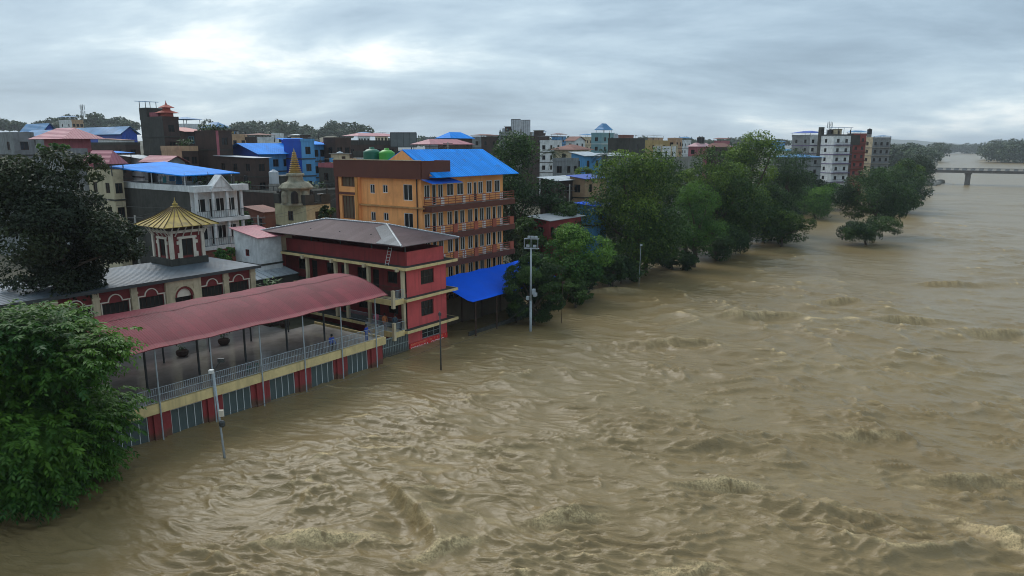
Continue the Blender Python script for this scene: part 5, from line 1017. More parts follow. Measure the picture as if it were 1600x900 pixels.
LM = {'bright': leaf_mat('leaf_bright', (.018, .076, .010), (.12, .25, .022), .3), 'dark': leaf_mat('leaf_dark', (.014, .027, .010), (.050, .068, .024)), 'mid': leaf_mat('leaf_mid', (.026, .068, .012), (.20, .31, .034)),
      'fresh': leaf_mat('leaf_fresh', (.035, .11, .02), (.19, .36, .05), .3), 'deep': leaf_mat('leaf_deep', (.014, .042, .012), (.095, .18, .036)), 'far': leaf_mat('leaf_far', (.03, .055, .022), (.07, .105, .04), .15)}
def leaves(C, Nrm, size, asp, tint, droop=0.0):
    """leaf blades (two folded halves) at centres C facing roughly Nrm"""
    n = len(C); rn = rg.normal(size=(n, 3)) * .75; nn = Nrm + rn; nn /= np.linalg.norm(nn, axis=1)[:, None] + 1e-9
    d = rg.normal(size=(n, 3)); d[:, 2] -= droop; d -= nn * np.sum(d * nn, 1)[:, None]; d /= np.linalg.norm(d, axis=1)[:, None] + 1e-9
    s = np.cross(nn, d); L_ = (size * (.65 + .7 * rg.random(n)))[:, None]; W_ = L_ * asp
    a = C - d * L_ * .5; b_ = C + s * W_ * .5 + nn * L_ * .06; c_ = C + d * L_ * .5 - nn * L_ * .08; e_ = C - s * W_ * .5 + nn * L_ * .06
    V = np.stack([a, b_, c_, e_], 1).reshape(-1, 3); Q = np.arange(4 * n).reshape(n, 4); return V, Q, np.repeat(tint, 4)
def leaf_obj(name, V, Q, T, m, parent=None):
    me = np_mesh(name, V, Q, [m], smooth=False); at = me.attributes.new('tint', 'FLOAT', 'POINT'); at.data.foreach_set('value', T.astype(np.float32))
    o = bpy.data.objects.new(name, me); col.objects.link(o); o.parent = parent; return o
def crown_points(lobes, n, shell=.55):
    """points through the outer part of many lobes, denser at the rims, with ragged clumps"""
    vol = np.array([l[3] ** 2 for l in lobes]); vol /= vol.sum(); cnt = rg.multinomial(n, vol); C, NN, T = [], [], []
    for (x, y, z, r, fz), k in zip(lobes, cnt):
        d = rg.normal(size=(k, 3)); d /= np.linalg.norm(d, axis=1)[:, None]; d[:, 2] = np.where(d[:, 2] < -.35, -d[:, 2] * .6, d[:, 2])
        # small sprays: gather directions towards a few dozen twig ends
        nt_ = max(6, int(r * r * 5)); tw = rg.normal(size=(nt_, 3)); tw /= np.linalg.norm(tw, axis=1)[:, None]; pick = tw[rg.integers(0, nt_, k)]
        d = d * .42 + pick * .8; d /= np.linalg.norm(d, axis=1)[:, None]
        rr_ = r * (shell + (1.12 - shell) * rg.random(k) ** .7); P = d * rr_[:, None]; P[:, 2] *= fz
        C.append(P + [x, y, z]); NN.append(d * .7 + [0, 0, .55]); T.append(np.clip(.30 + .38 * d[:, 2] * 0 + .22 * rg.normal(size=k) + .28 * rg.normal(), 0, 1))
    return np.concatenate(C), np.concatenate(NN), np.concatenate(T)
def limb(mb, p, q, r0, r1, seed, seg=5):
    r = random.Random(seed); p, q = Vector(p), Vector(q); pts = [p]; Lh = (q - p).length
    for k in range(1, seg): f_ = k / seg; c = p.lerp(q, f_); pts.append(c + Vector((r.uniform(-1, 1), r.uniform(-1, 1), r.uniform(-.2, .5))) * Lh * .05)
    pts.append(q)
    for k in range(seg): mb.tube(pts[k], pts[k + 1], r0 + (r1 - r0) * k / seg, r0 + (r1 - r0) * (k + 1) / seg, n=7, m=bark, cap=False)
def tree(name, label, foot, c, rx, ry, rz, kind, n, size, asp=.42, nl=18, seed=1, tr=None, droop=.3, cat='tree', group=None, lr=(.28, .46), bias=0.0, fill=1.0):
    """foot: world xyz of the trunk base; c: crown centre; rx ry rz: crown half sizes"""
    r = random.Random(seed); foot, c = Vector(foot), Vector(c); t_ = wthing(name, label, cat, foot, group); off = -foot
    lobes = []; m_ = min(rx, ry, rz)
    for k in range(nl):
        while True:
            d = Vector((r.uniform(-1, 1), r.uniform(-1, 1), r.uniform(-1, 1)))
            if .25 < d.length < 1: break
        rr_ = (rx * ry * rz) ** (1 / 3) * r.uniform(*lr); e = d.normalized() * (d.length ** .45)
        w = 1 - .25 * max(0, e.z)
        lobes.append((c.x + e.x * (rx - rr_ * .5) * w + off.x, c.y + e.y * (ry - rr_ * .5) * w + off.y, c.z + e.z * (rz - rr_ * .55) + off.z, rr_, r.uniform(.65, .9)))
    lobes.append((c.x + off.x, c.y + off.y, c.z + off.z, m_ * .6, .9))
    C, NN, T = crown_points(lobes, n); low = C[:, 2] > .15
    hn = (C[:, 2] - (c.z - foot.z)) / rz; T = T - .14 + .22 * np.clip(hn, -1, 1)      # top light painted into the leaf tint: paler upwards, darker below
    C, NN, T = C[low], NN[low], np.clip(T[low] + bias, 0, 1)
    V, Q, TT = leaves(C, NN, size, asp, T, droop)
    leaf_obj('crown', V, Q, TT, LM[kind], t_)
    tk = MB(); h0 = c.z - foot.z; r0 = tr or max(.16, .035 * (rz * 2 + h0) * .6)
    fork = Vector((c.x + off.x, c.y + off.y, max(h0 - rz * .55, h0 * .4)))
    limb(tk, (0, 0, -.4), fork, r0, r0 * .7, seed)
    for k, l in enumerate(lobes[:10]): limb(tk, fork, (l[0], l[1], l[2] - l[3] * .2), r0 * .45, r0 * .1, seed + k + 1, 4)
    tk.build('trunk', t_, smooth=True); return t_
def tree_px(name, label, x0, x1, y0, y1, Y, kind, n, size, dep=None, foot=None, **kw):
    a, b_ = on_y(x0, (y0 + y1) / 2, Y), on_y(x1, (y0 + y1) / 2, Y); zt, zb = on_y((x0 + x1) / 2, y0, Y).z, on_y((x0 + x1) / 2, y1, Y).z
    cx, rx = (a.x + b_.x) / 2, (b_.x - a.x) / 2 * 1.1; zt += (zt - zb) * .04; zb = max(zb, .1); u, v = to_uv((cx, Y)); f_ = foot or (cx, Y, max(ground_z(v) - .1, -1.6))
    return tree(name, label, f_, (cx, Y, (zt + zb) / 2), rx, dep or rx, (zt - zb) / 2, kind, n, size, **kw)
def sprays(C, D, n_leaf, lng, leaf, tint):
    """pinnate sprays: a drooping stalk at C along D with paired leaflets"""
    n = len(C); D = D / (np.linalg.norm(D, axis=1)[:, None] + 1e-9); up = np.array([0, 0, 1.0]); S = np.cross(D, up); S /= np.linalg.norm(S, axis=1)[:, None] + 1e-9; Vs = []; Ts = []
    Lh = lng * (.6 + .8 * rg.random(n))
    for k in range(n_leaf):
        f_ = (k // 2 + .6) / (n_leaf / 2); sg_ = 1 if k % 2 else -1
        P = C + D * (Lh * f_)[:, None] - up * (Lh * .38 * f_ * f_)[:, None]
        dd = D * .55 + S * sg_ * (.95 - .35 * f_) + up * (-.25 - .3 * f_) + rg.normal(size=(n, 3)) * .16; dd /= np.linalg.norm(dd, axis=1)[:, None]
        w = np.cross(dd, S * 0 + up + rg.normal(size=(n, 3)) * .35); w /= np.linalg.norm(w, axis=1)[:, None] + 1e-9; ll = leaf * (.75 + .5 * rg.random(n))[:, None] * (1.1 - .45 * abs(f_ - .45)); ww_ = ll * .21
        Vs.append(np.stack([P, P + dd * ll * .45 + w * ww_, P + dd * ll - up * ll * .12, P + dd * ll * .45 - w * ww_], 1)); Ts.append(np.clip(tint + .08 * rg.normal(size=n), 0, 1))
    V = np.concatenate(Vs).reshape(-1, 3); return V, np.arange(len(V)).reshape(-1, 4), np.repeat(np.concatenate(Ts), 4)
def feathery_tree(name, label, foot, c, rx, ry, rz, kind, n, seed, nl=46, tr=.28):
    r = random.Random(seed); foot, c = Vector(foot), Vector(c); t_ = wthing(name, label, 'tree', foot); cl = c - foot; Cs, Ds, Ts, tips = [], [], [], []
    for k in range(nl):                       # clumps on the outside of the crown with hollows between
        while True:
            d = Vector((r.gauss(0, 1), r.gauss(0, 1), r.gauss(.25, 1))).normalized()
            if d.z > -.75: break
        q = r.uniform(.62, 1.0) if k % 5 else r.uniform(.2, .5); p = Vector((cl.x + d.x * rx * q, cl.y + d.y * ry * q, cl.z + d.z * rz * q)); tips.append(p); rad_ = r.uniform(1.1, 2.0); m_ = int(n / nl * rad_ / 1.5)
        off = rg.normal(size=(m_, 3)) * np.array([.5, .5, .3]) * rad_; Cs.append(off + np.array(p)); o_ = np.array([d.x, d.y, d.z * .35 + .1]); Ds.append(o_ * .9 + off / rad_ * .8 + rg.normal(size=(m_, 3)) * .4); Ts.append(np.clip(r.uniform(.1, .6) + off[:, 2] / rad_ * .25 + .12 * rg.normal(size=m_), 0, 1))  # tint also paints light from above: each clump paler on its upper side
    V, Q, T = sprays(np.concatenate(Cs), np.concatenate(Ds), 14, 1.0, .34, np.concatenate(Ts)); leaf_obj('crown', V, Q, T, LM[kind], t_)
    tk = MB(); fork = Vector((cl.x * .4, cl.y * .4, cl.z - rz * .55)); limb(tk, (0, 0, -.4), fork, tr, tr * .75, seed)
    for k, p in enumerate(tips[:26]): limb(tk, fork, p, tr * .42, .03, seed + k, 5)
    tk.build('trunk', t_, smooth=True); return t_
f0 = on_z(95, 775, 0)
feathery_tree('riverside_tree', 'bright green feathery tree in the flood at the near left corner', (f0.x, f0.y, -1.5), (f0.x - 3.3, 40.3, 5.9), 7.0, 5.0, 6.1, 'bright', 13000, 3)
a = G(-25.6, 11.9, 2.5)
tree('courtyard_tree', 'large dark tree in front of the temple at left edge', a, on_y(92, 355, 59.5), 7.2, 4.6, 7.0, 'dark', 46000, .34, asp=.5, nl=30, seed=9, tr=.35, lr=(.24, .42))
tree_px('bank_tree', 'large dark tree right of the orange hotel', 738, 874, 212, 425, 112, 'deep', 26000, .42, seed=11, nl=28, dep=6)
tree_px('bank_tree', 'light green leafy tree above the blue shed roof', 850, 956, 345, 470, 97, 'fresh', 17000, .36, seed=12, nl=20)
tree_px('water_tree', 'drooping dark tree standing in the flood in front of the blue shed', 784, 884, 398, 512, 82.0, 'deep', 30000, .30, asp=.25, seed=13, nl=22, droop=1.6, dep=2.6, bias=.1)
tree_px('water_bush', 'low bush at the water right of the lamp mast', 868, 930, 436, 482, 91, 'deep', 9000, .30, asp=.28, seed=14, nl=14, droop=1.2, cat='bush', bias=.15)
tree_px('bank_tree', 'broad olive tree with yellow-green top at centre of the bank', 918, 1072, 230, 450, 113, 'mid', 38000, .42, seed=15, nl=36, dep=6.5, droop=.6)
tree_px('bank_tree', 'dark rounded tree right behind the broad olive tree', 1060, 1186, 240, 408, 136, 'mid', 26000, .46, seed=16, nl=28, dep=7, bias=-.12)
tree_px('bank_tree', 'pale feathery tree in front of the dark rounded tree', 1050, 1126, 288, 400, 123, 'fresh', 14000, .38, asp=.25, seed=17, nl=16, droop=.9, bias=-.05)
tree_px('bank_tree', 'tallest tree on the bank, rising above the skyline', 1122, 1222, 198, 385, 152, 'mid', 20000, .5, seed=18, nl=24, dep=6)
tree_px('bank_tree', 'dark shaggy tree right of the tallest tree', 1186, 1268, 236, 350, 172, 'deep', 16000, .5, asp=.25, seed=19, nl=20, dep=7, droop=1.0)
tree_px('water_bush', 'small dark bush in the water below the tallest tree', 1082, 1158, 345, 411, 130, 'deep', 9000, .36, seed=20, nl=14, cat='bush')
tree_px('water_tree', 'round dark bush-like tree standing in the flood', 1182, 1264, 325, 388, 150, 'mid', 12000, .42, seed=21, nl=18, cat='bush', bias=-.15)
tree_px('bank_tree', 'palm-like fresh green thicket left of the channel', 1236, 1312, 292, 345, 208, 'fresh', 10000, .6, asp=.22, seed=22, nl=16, droop=.9, bias=-.15)
tree_px('water_tree', 'tall dark tree standing in open flood water at right', 1318, 1424, 262, 352, 170, 'deep', 19000, .48, seed=23, nl=24, dep=7, bias=.05)
tree_px('water_tree', 'low spreading tree in front of the tall flooded tree', 1306, 1404, 334, 382, 155, 'deep', 11000, .42, seed=24, nl=18, dep=5, cat='bush', bias=.08)
tree_px('bank_tree', 'tree behind the flooded trees below the tower blocks', 1345, 1440, 256, 330, 236, 'deep', 12000, .62, seed=25, nl=20, bias=.05)
tree_px('bank_tree', 'dark tree at the foot of the bridge', 1402, 1456, 244, 296, 330, 'far', 8000, .8, seed=26, nl=14)
tree_px('bank_tree', 'small dark tree left of the white tower block', 1214, 1262, 262, 330, 225, 'deep', 7000, .6, asp=.3, seed=27, nl=12)
tree_px('town_tree', 'green tree behind the tin-roofed house', 876, 940, 262, 330, 132, 'mid', 9000, .42, seed=28, nl=14)
tree_px('town_tree', 'bushy tree beside the white house and brick shed', 372, 398, 330, 362, 100, 'mid', 2500, .34, seed=29, nl=8)
tree_px('town_tree', 'small yellow-green bush at the roots of the white house', 326, 372, 388, 408, 82, 'fresh', 3000, .26, seed=30, nl=8, cat='bush')
tree_px('town_tree', 'dark foliage between shrine house and hotel', 500, 526, 318, 352, 95, 'deep', 2500, .32, seed=31, nl=8, cat='bush')
tree_px('town_tree', 'yellow-green shrub on the grey terrace at left', 58, 104, 224, 242, 96, 'fresh', 1800, .3, seed=32, nl=7, cat='bush', foot=(on_y(80, 240, 96).x, 98, on_y(80, 240, 96).z - .5))
tree_px('bank_tree', 'leafy undergrowth right of the light green tree', 930, 985, 380, 455, 104, 'deep', 9000, .36, seed=33, nl=14, cat='bush')
tree_px('bank_tree', 'dark undergrowth below the large dark tree', 800, 866, 340, 425, 100, 'deep', 9000, .38, seed=34, nl=14, cat='bush')
# palms
def palm(label, x, ytop, Y, h_fr, seed):
    p = on_y(x, ytop, Y); u, v = to_uv(p); zg = ground_z(v); t_ = wthing('palm_tree', label, 'palm', (p.x, p.y, zg), 'palms'); H_ = p.z - zg - h_fr * .4; r = random.Random(seed)
    tk = MB(); limb(tk, (0, 0, -.3), (.3, 0, H_), .2, .13, seed, 7); tk.build('trunk', t_, smooth=True)
    for k in range(18):
        a = r.uniform(0, 6.28); el = r.uniform(-.5, 1.2); f_ = MB(); pts = []
        for j in range(7):
            s_ = j / 6 * h_fr; pts.append(Vector((.3 + math.cos(a) * s_ * math.cos(el) * .95, math.sin(a) * s_ * math.cos(el) * .95, H_ + s_ * math.sin(el) - .16 * s_ * s_)))
        for j in range(6):
            d = (pts[j + 1] - pts[j]).normalized(); sd = d.cross(Vector((0, 0, 1))).normalized()
            for q_ in range(3):
                c = pts[j].lerp(pts[j + 1], q_ / 3)
                for sg_ in (-1, 1): tip = c + sd * sg_ * .55 * (1 - .5 * j / 6) + d * .35 - Vector((0, 0, .28)); f_.face([c, c + d * .09, tip], LM['deep'])
            f_.tube(pts[j], pts[j + 1], .025, n=4, m=LM['deep'], cap=False)
        f_.build('frond', t_)
palm('coconut palm left of the faded pink hall', 862, 228, 150, 3.6, 1); palm('coconut palm right of the blue-walled shop', 944, 232, 152, 3.6, 2); palm('palm with broad fronds above the light green tree', 900, 352, 101, 3.0, 3); palm('shaggy palm beside the dark shaggy tree', 1242, 242, 190, 4.2, 4)
# far woods: read as one mass each
def wood(name, label, spots, n, size, seed):
    r = np.random.default_rng(seed); lob = []
    for (x, y, z, rad_, hh) in spots:
        for k in range(7):
            a, q_ = r.random() * 6.28, r.random() ** .5; lob.append((x + math.cos(a) * rad_ * .6 * q_, y + math.sin(a) * rad_ * .6 * q_, z + hh * (.35 + .5 * r.random()), rad_ * (.35 + .3 * r.random()), min(1.2, hh / rad_ * .6)))
    C, NN, T = crown_points(lob, n, .7); V, Q, TT = leaves(C, NN, size, .6, T, .2)
    o = leaf_obj(name, V, Q, TT, LM['far'], None); o['kind'] = 'stuff'; o['label'] = label; o['category'] = 'wood'; return o
def line(x0, x1, k, Y, dy, y_base, h0, h1, rad_, seed, zfun=None):
    r = random.Random(seed); out_ = []
    for i in range(k):
        x = x0 + (x1 - x0) * (i + r.random() * .8) / k; yy = Y + r.uniform(-dy, dy); p = on_y(x, y_base, yy); z = p.z if zfun is None else zfun(x); out_.append((p.x, yy, z, rad_ * r.uniform(.7, 1.3), r.uniform(h0, h1)))
    return out_
wood('far_wood', 'hazy wooded hill along the left skyline', line(-40, 215, 26, 760, 60, 205, 7, 16, 11, 1), 16000, 3.2, 1)
wood('far_wood', 'hazy belt of trees on the skyline left of centre', line(300, 540, 34, 800, 60, 220, 10, 20, 12, 2) + line(552, 578, 3, 700, 10, 216, 10, 14, 7, 3), 18000, 3.2, 2)
wood('far_wood', 'tree belt beyond the bridge on the near bank', line(1385, 1455, 18, 640, 60, 246, 15, 20, 11, 4, lambda x: .5) + line(1400, 1470, 22, 1050, 120, 240, 16, 22, 15, 5, lambda x: .5), 20000, 2.8, 3)
wood('far_wood', 'wooded far bank of the river at right edge', line(1545, 1680, 34, 960, 50, 251, 20, 28, 15, 6, lambda x: -1) + line(1538, 1660, 22, 1150, 60, 246, 22, 28, 18, 8, lambda x: -1), 26000, 3.2, 4)
wood('far_wood', 'distant line of trees closing the river', line(1440, 1560, 30, 1990, 90, 239.5, 18, 26, 20, 7, lambda x: -1), 12000, 4.5, 5)
wood('far_wood', 'hazy trees behind the town from the centre to the tower blocks', line(600, 1230, 46, 900, 120, 229, 4, 11, 14, 9), 14000, 3.6, 6)
for k, (x0, x1, y0, y1, Y, kd, n_, lb) in enumerate([
 (968, 1050, 300, 442, 118, 'deep', 11000, 'dark understory tree inside the broad olive tree'), (1040, 1110, 262, 350, 142, 'mid', 11000, 'olive tree behind the pale feathery tree'),
 (1100, 1176, 300, 402, 138, 'deep', 12000, 'dark low tree below the tallest tree, left side'), (1150, 1240, 290, 378, 160, 'deep', 13000, 'dark low tree below the tallest tree, right side'),
 (990, 1066, 244, 330, 150, 'mid', 9000, 'olive crown behind the broad olive tree'), (836, 912, 300, 400, 108, 'deep', 9000, 'dark tree behind the red post shed'),
 (1228, 1290, 268, 332, 222, 'deep', 9000, 'dark tree in front of the tower blocks, left side'), (1262, 1330, 286, 318, 240, 'fresh', 6000, 'fresh green shrubs at the foot of the white tower'),
 (1392, 1440, 250, 300, 255, 'mid', 6000, 'olive tree right of the tower cluster'), (930, 1010, 410, 452, 108, 'deep', 8000, 'dark bush at the water left of the broad olive tree'),
 (1010, 1090, 395, 436, 121, 'deep', 8000, 'dark bush at the water right of the broad olive tree'), (880, 940, 400, 470, 96, 'deep', 7000, 'dark bush right of the drooping tree'),
 (800, 872, 392, 470, 86, 'deep', 12000, 'dark tree behind the drooping tree by the lamp mast'), (1400, 1440, 285, 330, 225, 'deep', 5000, 'low bush at the water right of the flooded trees')]):
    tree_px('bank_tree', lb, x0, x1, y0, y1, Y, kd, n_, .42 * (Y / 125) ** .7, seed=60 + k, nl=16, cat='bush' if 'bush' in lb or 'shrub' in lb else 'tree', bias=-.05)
# ============================================================ poles, mast, wires, people
lm_ = on_z(829, 517, 0)
ms = wthing('floodlight_mast', 'tall grey floodlight mast with cameras standing in the flood', 'lamp mast', (lm_.x, lm_.y, -1.6), yaw=R(-18))
MB().tube((0, 0, 0), (0, 0, 5.2), .16, .14, n=12, m=steel).tube((0, 0, 5.2), (0, 0, 11.3), .125, .09, n=12, m=steel).build('pole', ms, smooth=True)
hd = MB()
for z_ in (11.2, 12.3): hd.tube((-.8, 0, z_), (.8, 0, z_), .04, n=6, m=steel)
for x in (-.8, 0, .8): hd.tube((x, 0, 11.2), (x, 0, 12.3), .04, n=6, m=steel)
for z_ in (11.2, 12.3): hd.tube((-.8, .5, z_), (.8, .5, z_), .035, n=6, m=steel).tube((-.8, 0, z_), (-.8, .5, z_), .035, n=6, m=steel).tube((.8, 0, z_), (.8, .5, z_), .035, n=6, m=steel)
hd.build('head_frame', ms)
for x in (-.35, .05, .45): MB().box(x, x + .3, -.22, .05, 12.4, 12.66, steel).build('floodlight', ms)
for x in (-.5, .3): MB().box(x, x + .34, -.25, -.05, 11.4, 11.66, steel).build('floodlight', ms)
MB().tube((0, 0, 12.3), (-.5, 0, 14), .015, n=4, m=darksteel).build('aerial', ms)
for x, z_, l in ((.35, 6.0, .75), (.55, 5.75, .5), (-.32, 5.3, .5)): MB().box(x - .16, x + .16, -.3, .25, z_, z_ + l * .75, steel).tube((0, 0, z_ + .2), (x, 0, z_ + .2), .04, n=5, m=steel).build('camera_box', ms)
# leaning lamp pole near the hall
lp = on_z(350, 715, 0); t_ = wthing('street_lamp', 'leaning steel lamp pole in the flood in front of the hall', 'street lamp', (lp.x, lp.y, -1.4))
tpv = on_y(333, 578, 45.4) - Vector((lp.x, lp.y, -1.4)); MB().tube((.1, 0, 0), tpv, .085, .06, n=9, m=steel).build('pole', t_, smooth=True)
MB().tube(tpv, tpv + Vector((.75, -.1, .78)), .045, .035, n=7, m=darksteel).build('arm', t_)
MB().box(tpv.x + .55, tpv.x + .95, -.2, 0, tpv.z + .66, tpv.z + .92, darksteel).build('lamp_head', t_)
MB().box(tpv.x - .12, tpv.x + .16, -.2, .06, tpv.z - .12, tpv.z + .12, palegrey).build('camera_box', t_); MB().box(tpv.x + .34, tpv.x + .62, -.22, -.05, tpv.z - 3.15, tpv.z - 2.7, ivory).build('meter_box', t_)
MB().lathe((tpv.x + .48, -.16, tpv.z - 3.9), [(.12, 0), (.2, .1), (.2, .35), (.12, .45)], 10, darksteel).build('siren', t_)
p2 = on_z(689, 577, 0); t_ = wthing('utility_pole', 'slim dark pole in the water at the red guesthouse corner', 'pole', (p2.x, p2.y, -1.4)); MB().tube((0, 0, 0), (0, 0, 7.1), .08, .06, n=9, m=darksteel).build('shaft', t_, smooth=True); MB().box(-.14, .14, -.05, .05, 6.7, 6.95, darksteel).build('insulator_arm', t_)
for (x, y, top), lb in zip(((998, 448, 8), (1081, 415, 7.0), (877, 503, 6.5)), ('thin pale pole in the water before the broad olive tree', 'thin pale pole in the water before the dark rounded tree', 'thin dark pole in the water right of the lamp mast')):
    q_ = on_z(x, y, 0); t_ = wthing('thin_pole', lb, 'pole', (q_.x, q_.y, -1.4), 'thin poles along the bank'); MB().tube((0, 0, 0), (.1, 0, top), .04, .03, n=7, m=steel if x > 900 else darkwood).build('shaft', t_, smooth=True); MB().box(-.02, .32, -.06, .06, top - .35, top - .1, steel if x > 900 else darkwood).build('bracket', t_)
def wire(label, a, b_, sag, r=.014):
    a, b_ = Vector(a), Vector(b_); c = MB(); n = 14; pts = [a.lerp(b_, k / n) - Vector((0, 0, sag * 4 * (k / n) * (1 - k / n))) for k in range(n + 1)]
    for k in range(n): c.tube(pts[k], pts[k + 1], r, n=4, m=darksteel, cap=False)
    return tag(c.build('overhead_wire'), label, 'wire')
top1 = Vector((lp.x, lp.y, -1.4)) + tpv; top2 = Vector((p2.x, p2.y, 5.45))
wire('sagging wire from the corner pole to the floodlight mast', top2 - Vector((0, 0, 3.2)), (lm_.x, lm_.y, 3.4), .9); wire('sagging wire from the leaning lamp to the corner pole', top1 - Vector((0, 0, 3.2)), top2 - Vector((0, 0, 3.0)), .5)
wire('pale wire crossing in front of the dark side wall', on_y(182, 321, 80), on_y(300, 324, 82), .15, .02)
# poles and cables through the town
PT = []
for (x, y, Y), lb in zip(((212, 352, 84), (404, 352, 86), (548, 300, 108), (330, 292, 100), (890, 300, 112), (700, 232, 135)), ('concrete cable pole behind the gilded cupola', 'concrete cable pole beside the small white house', 'concrete cable pole behind the orange hotel', 'concrete cable pole behind the white house', 'concrete cable pole by the tin-roofed house', 'concrete cable pole behind the hotel roof')):
    p = on_y(x, y, Y); zg = ground_z(to_uv(p)[1]); t_ = wthing('cable_pole', lb, 'pole', (p.x, p.y, zg), 'cable poles in the town'); H_ = max(p.z - zg + 1.2, 8); MB().tube((0, 0, -.3), (0, 0, H_), .16, .10, n=8, m=concrete).build('shaft', t_, smooth=True)
    for z_ in (H_ - .3, H_ - 1.0): MB().box(-.9, .9, -.05, .05, z_ - .05, z_ + .05, darksteel).build('cross_arm', t_)
    PT.append(Vector((p.x, p.y, zg + H_ - .3)))
for a, b_, lb in ((0, 3, 'behind the gilded cupola to the white house'), (3, 2, 'from the white house to the hotel'), (1, 2, 'from the small white house to the hotel'), (2, 5, 'across the hotel roof'), (0, 1, 'from the cupola to the small white house'), (2, 4, 'past the hotel to the tin-roofed house')):
    for k in (-.5, .5): wire('%s cable %s' % ('near' if k < 0 else 'far', lb), PT[a] + Vector((k, 0, 0)), PT[b_] + Vector((k, 0, 0)), 1.0 + .3 * k, .016)
# people
def cloth_mat(name, legs, top, zl, skin=(.23, .12, .075)):
    m = bpy.data.materials.new(name); m.use_nodes = True; t = m.node_tree; b_ = t.nodes['Principled BSDF']; b_.inputs['Roughness'].default_value = .8
    co = N(t, 'ShaderNodeTexCoord'); sp_ = N(t, 'ShaderNodeSeparateXYZ'); L(t, co.outputs['Object'], sp_.inputs[0]); r_ = N(t, 'ShaderNodeValToRGB'); r_.color_ramp.interpolation = 'CONSTANT'
    mr = N(t, 'ShaderNodeMapRange'); L(t, sp_.outputs['Z'], mr.inputs[0]); mr.inputs[1].default_value = 0; mr.inputs[2].default_value = 1.8; L(t, mr.outputs[0], r_.inputs[0])
    e = r_.color_ramp.elements; e[0].position = 0; e[0].color = (*legs, 1); e[1].position = zl / 1.8; e[1].color = (*top, 1); k = e.new(1.43 / 1.8); k.color = (*skin, 1); L(t, r_.outputs[0], b_.inputs['Base Color']); return m
hair_m = mat('black_hair', (.012, .01, .009), .6, .1)
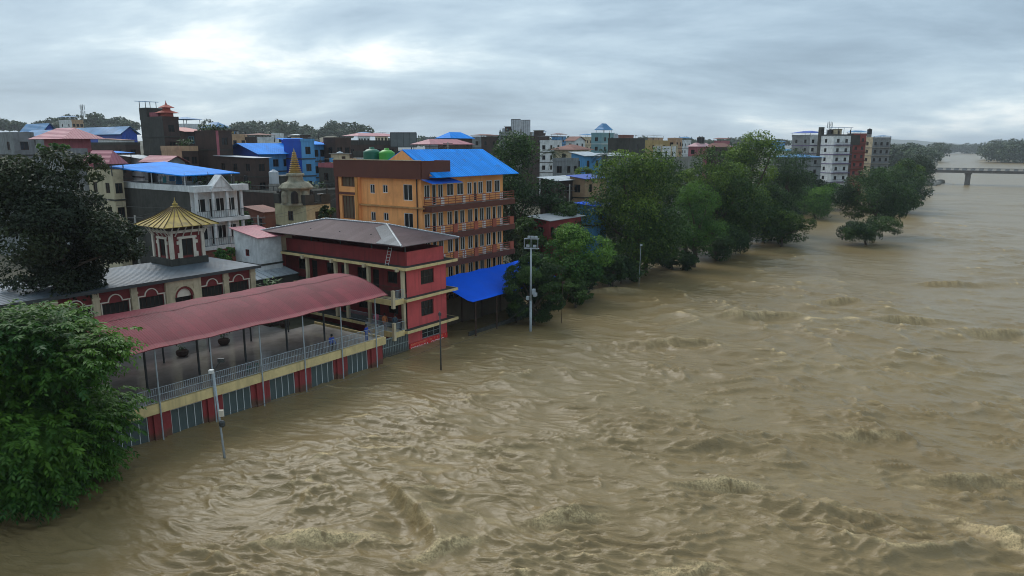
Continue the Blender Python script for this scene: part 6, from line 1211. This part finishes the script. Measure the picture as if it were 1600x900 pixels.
def person(label, p, yaw, m_, lean=0.0, arm=.0):
    t_ = wthing('person', label, 'person', p, 'people on the hall deck and veranda', yaw)
    J = [((0, 0, .93), .155), ((0, .02 * lean, 1.12), .15), ((0, .06 * lean, 1.33), .165), ((0, .10 * lean, 1.46), .065), ((0, .13 * lean, 1.56), .085), ((0, .14 * lean, 1.68), .075)]
    E_ = [(0, 1), (1, 2), (2, 3), (3, 4), (4, 5)]
    for s in (-1, 1):
        b_ = len(J); J += [((s * .19, .06 * lean, 1.37), .065), ((s * .25, -.02 - .05 * arm, 1.12), .05), ((s * .24, -.12 - .18 * arm, .90 + .12 * arm), .036), ((s * .235, -.16 - .22 * arm, .82 + .13 * arm), .035)]
        E_ += [(2, b_), (b_, b_ + 1), (b_ + 1, b_ + 2), (b_ + 2, b_ + 3)]
        for k in range(5):
            fx = (k - 2) * .016; q_ = len(J); J.append(((s * .235 + fx + (s * -.03 if k == 4 else 0), -.19 - .24 * arm, (.75 if k != 4 else .78) + .13 * arm), .009)); E_.append((b_ + 3, q_))
        b_ = len(J); J += [((s * .10, 0, .86), .105), ((s * .11, -.02, .48), .07), ((s * .115, .02, .08), .048), ((s * .12, -.14, .04), .04)]; E_ += [(0, b_), (b_, b_ + 1), (b_ + 1, b_ + 2), (b_ + 2, b_ + 3)]
    me = bpy.data.meshes.new('body'); me.from_pydata([j[0] for j in J], E_, []); me.materials.append(m_); o = bpy.data.objects.new('body', me); col.objects.link(o); o.parent = t_
    sk = o.modifiers.new('skin', 'SKIN'); 
    if not me.skin_vertices: me.attributes.new('skin', 'FLOAT', 'POINT')
    for v_, (c, r) in zip(me.skin_vertices[0].data, J): v_.radius = (r, r * .85 if r > .12 else r)
    me.skin_vertices[0].data[0].use_root = True
    sb = o.modifiers.new('sub', 'SUBSURF'); sb.levels = 1; sb.render_levels = 2
    h_ = MB().lathe((0, .15 * lean + .012, 1.60), [(.085, -.06), (.102, 0), (.103, .08), (.08, .14), (.03, .168)], 12, hair_m); h_.build('hair', t_, smooth=True)
    f_ = MB(); 
    for s in (-1, 1): f_.box(s * .03 - .009, s * .03 + .009, -.088 + .14 * lean, -.08 + .14 * lean, 1.605, 1.617, hair_m)
    f_.box(-.022, .022, -.084 + .14 * lean, -.078 + .14 * lean, 1.535, 1.543, mat('lip', (.2, .06, .05), .6)); f_.tube((0, -.08 + .14 * lean, 1.60), (0, -.105 + .14 * lean, 1.565), .008, .014, n=6, m=mat('nose_skin', (.23, .12, .075), .6)); f_.build('face', t_); return t_
blue_c = cloth_mat('blue_clothes', (.02, .05, .30), (.02, .06, .38), .9); pink_c = cloth_mat('pink_clothes', (.25, .10, .16), (.55, .16, .24), .8); or_c = cloth_mat('orange_clothes', (.22, .09, .10), (.50, .17, .06), .75); dk_c = cloth_mat('dark_clothes', (.03, .03, .035), (.04, .07, .10), .9); bl2 = cloth_mat('blue_shirt', (.05, .05, .06), (.04, .09, .42), .88)
a = G(-5.9, -.4, 2.5); person('person in blue clothes standing at the right end of the hall railing', a, YAW + R(10), blue_c, arm=.6)
a = G(-10.2, -.5, 2.5); person('person in blue shirt at the hall railing, further left', a, YAW + R(-20), bl2, lean=-.8, arm=.9)
for u_, v_, yw, m_, lb in ((-.75, 3.7, -40, pink_c, 'person in pink clothes on the guesthouse veranda'), (-.8, 2.4, -30, or_c, 'person in orange top on the guesthouse veranda'), (-.5, 1.2, -20, dk_c, 'person in dark clothes at the guesthouse veranda corner')):
    person(lb, G(u_, v_, 2.2), YAW + R(yw), m_, arm=.3)
# ============================================================ haze: one closed box of even, pale air
hz = bpy.data.meshes.new('haze'); s_ = 7500; z0_, z1_ = -9, 96
hz.from_pydata([(x, y, z) for z in (z0_, z1_) for y in (-s_, s_) for x in (-s_, s_)], [], [(0, 2, 3, 1), (4, 5, 7, 6), (0, 1, 5, 4), (2, 6, 7, 3), (0, 4, 6, 2), (1, 3, 7, 5)])
hm = bpy.data.materials.new('haze_air'); hm.use_nodes = True; t = hm.node_tree; t.nodes.clear(); o_ = N(t, 'ShaderNodeOutputMaterial'); pv = N(t, 'ShaderNodeVolumePrincipled')
pv.inputs['Color'].default_value = (.86, .92, .98, 1); pv.inputs['Density'].default_value = .00015; pv.inputs['Anisotropy'].default_value = .2; L(t, pv.outputs[0], o_.inputs['Volume'])
hz.materials.append(hm); ho = bpy.data.objects.new('haze', hz); col.objects.link(ho); ho['kind'] = 'stuff'; ho['label'] = 'pale damp haze over river and town'
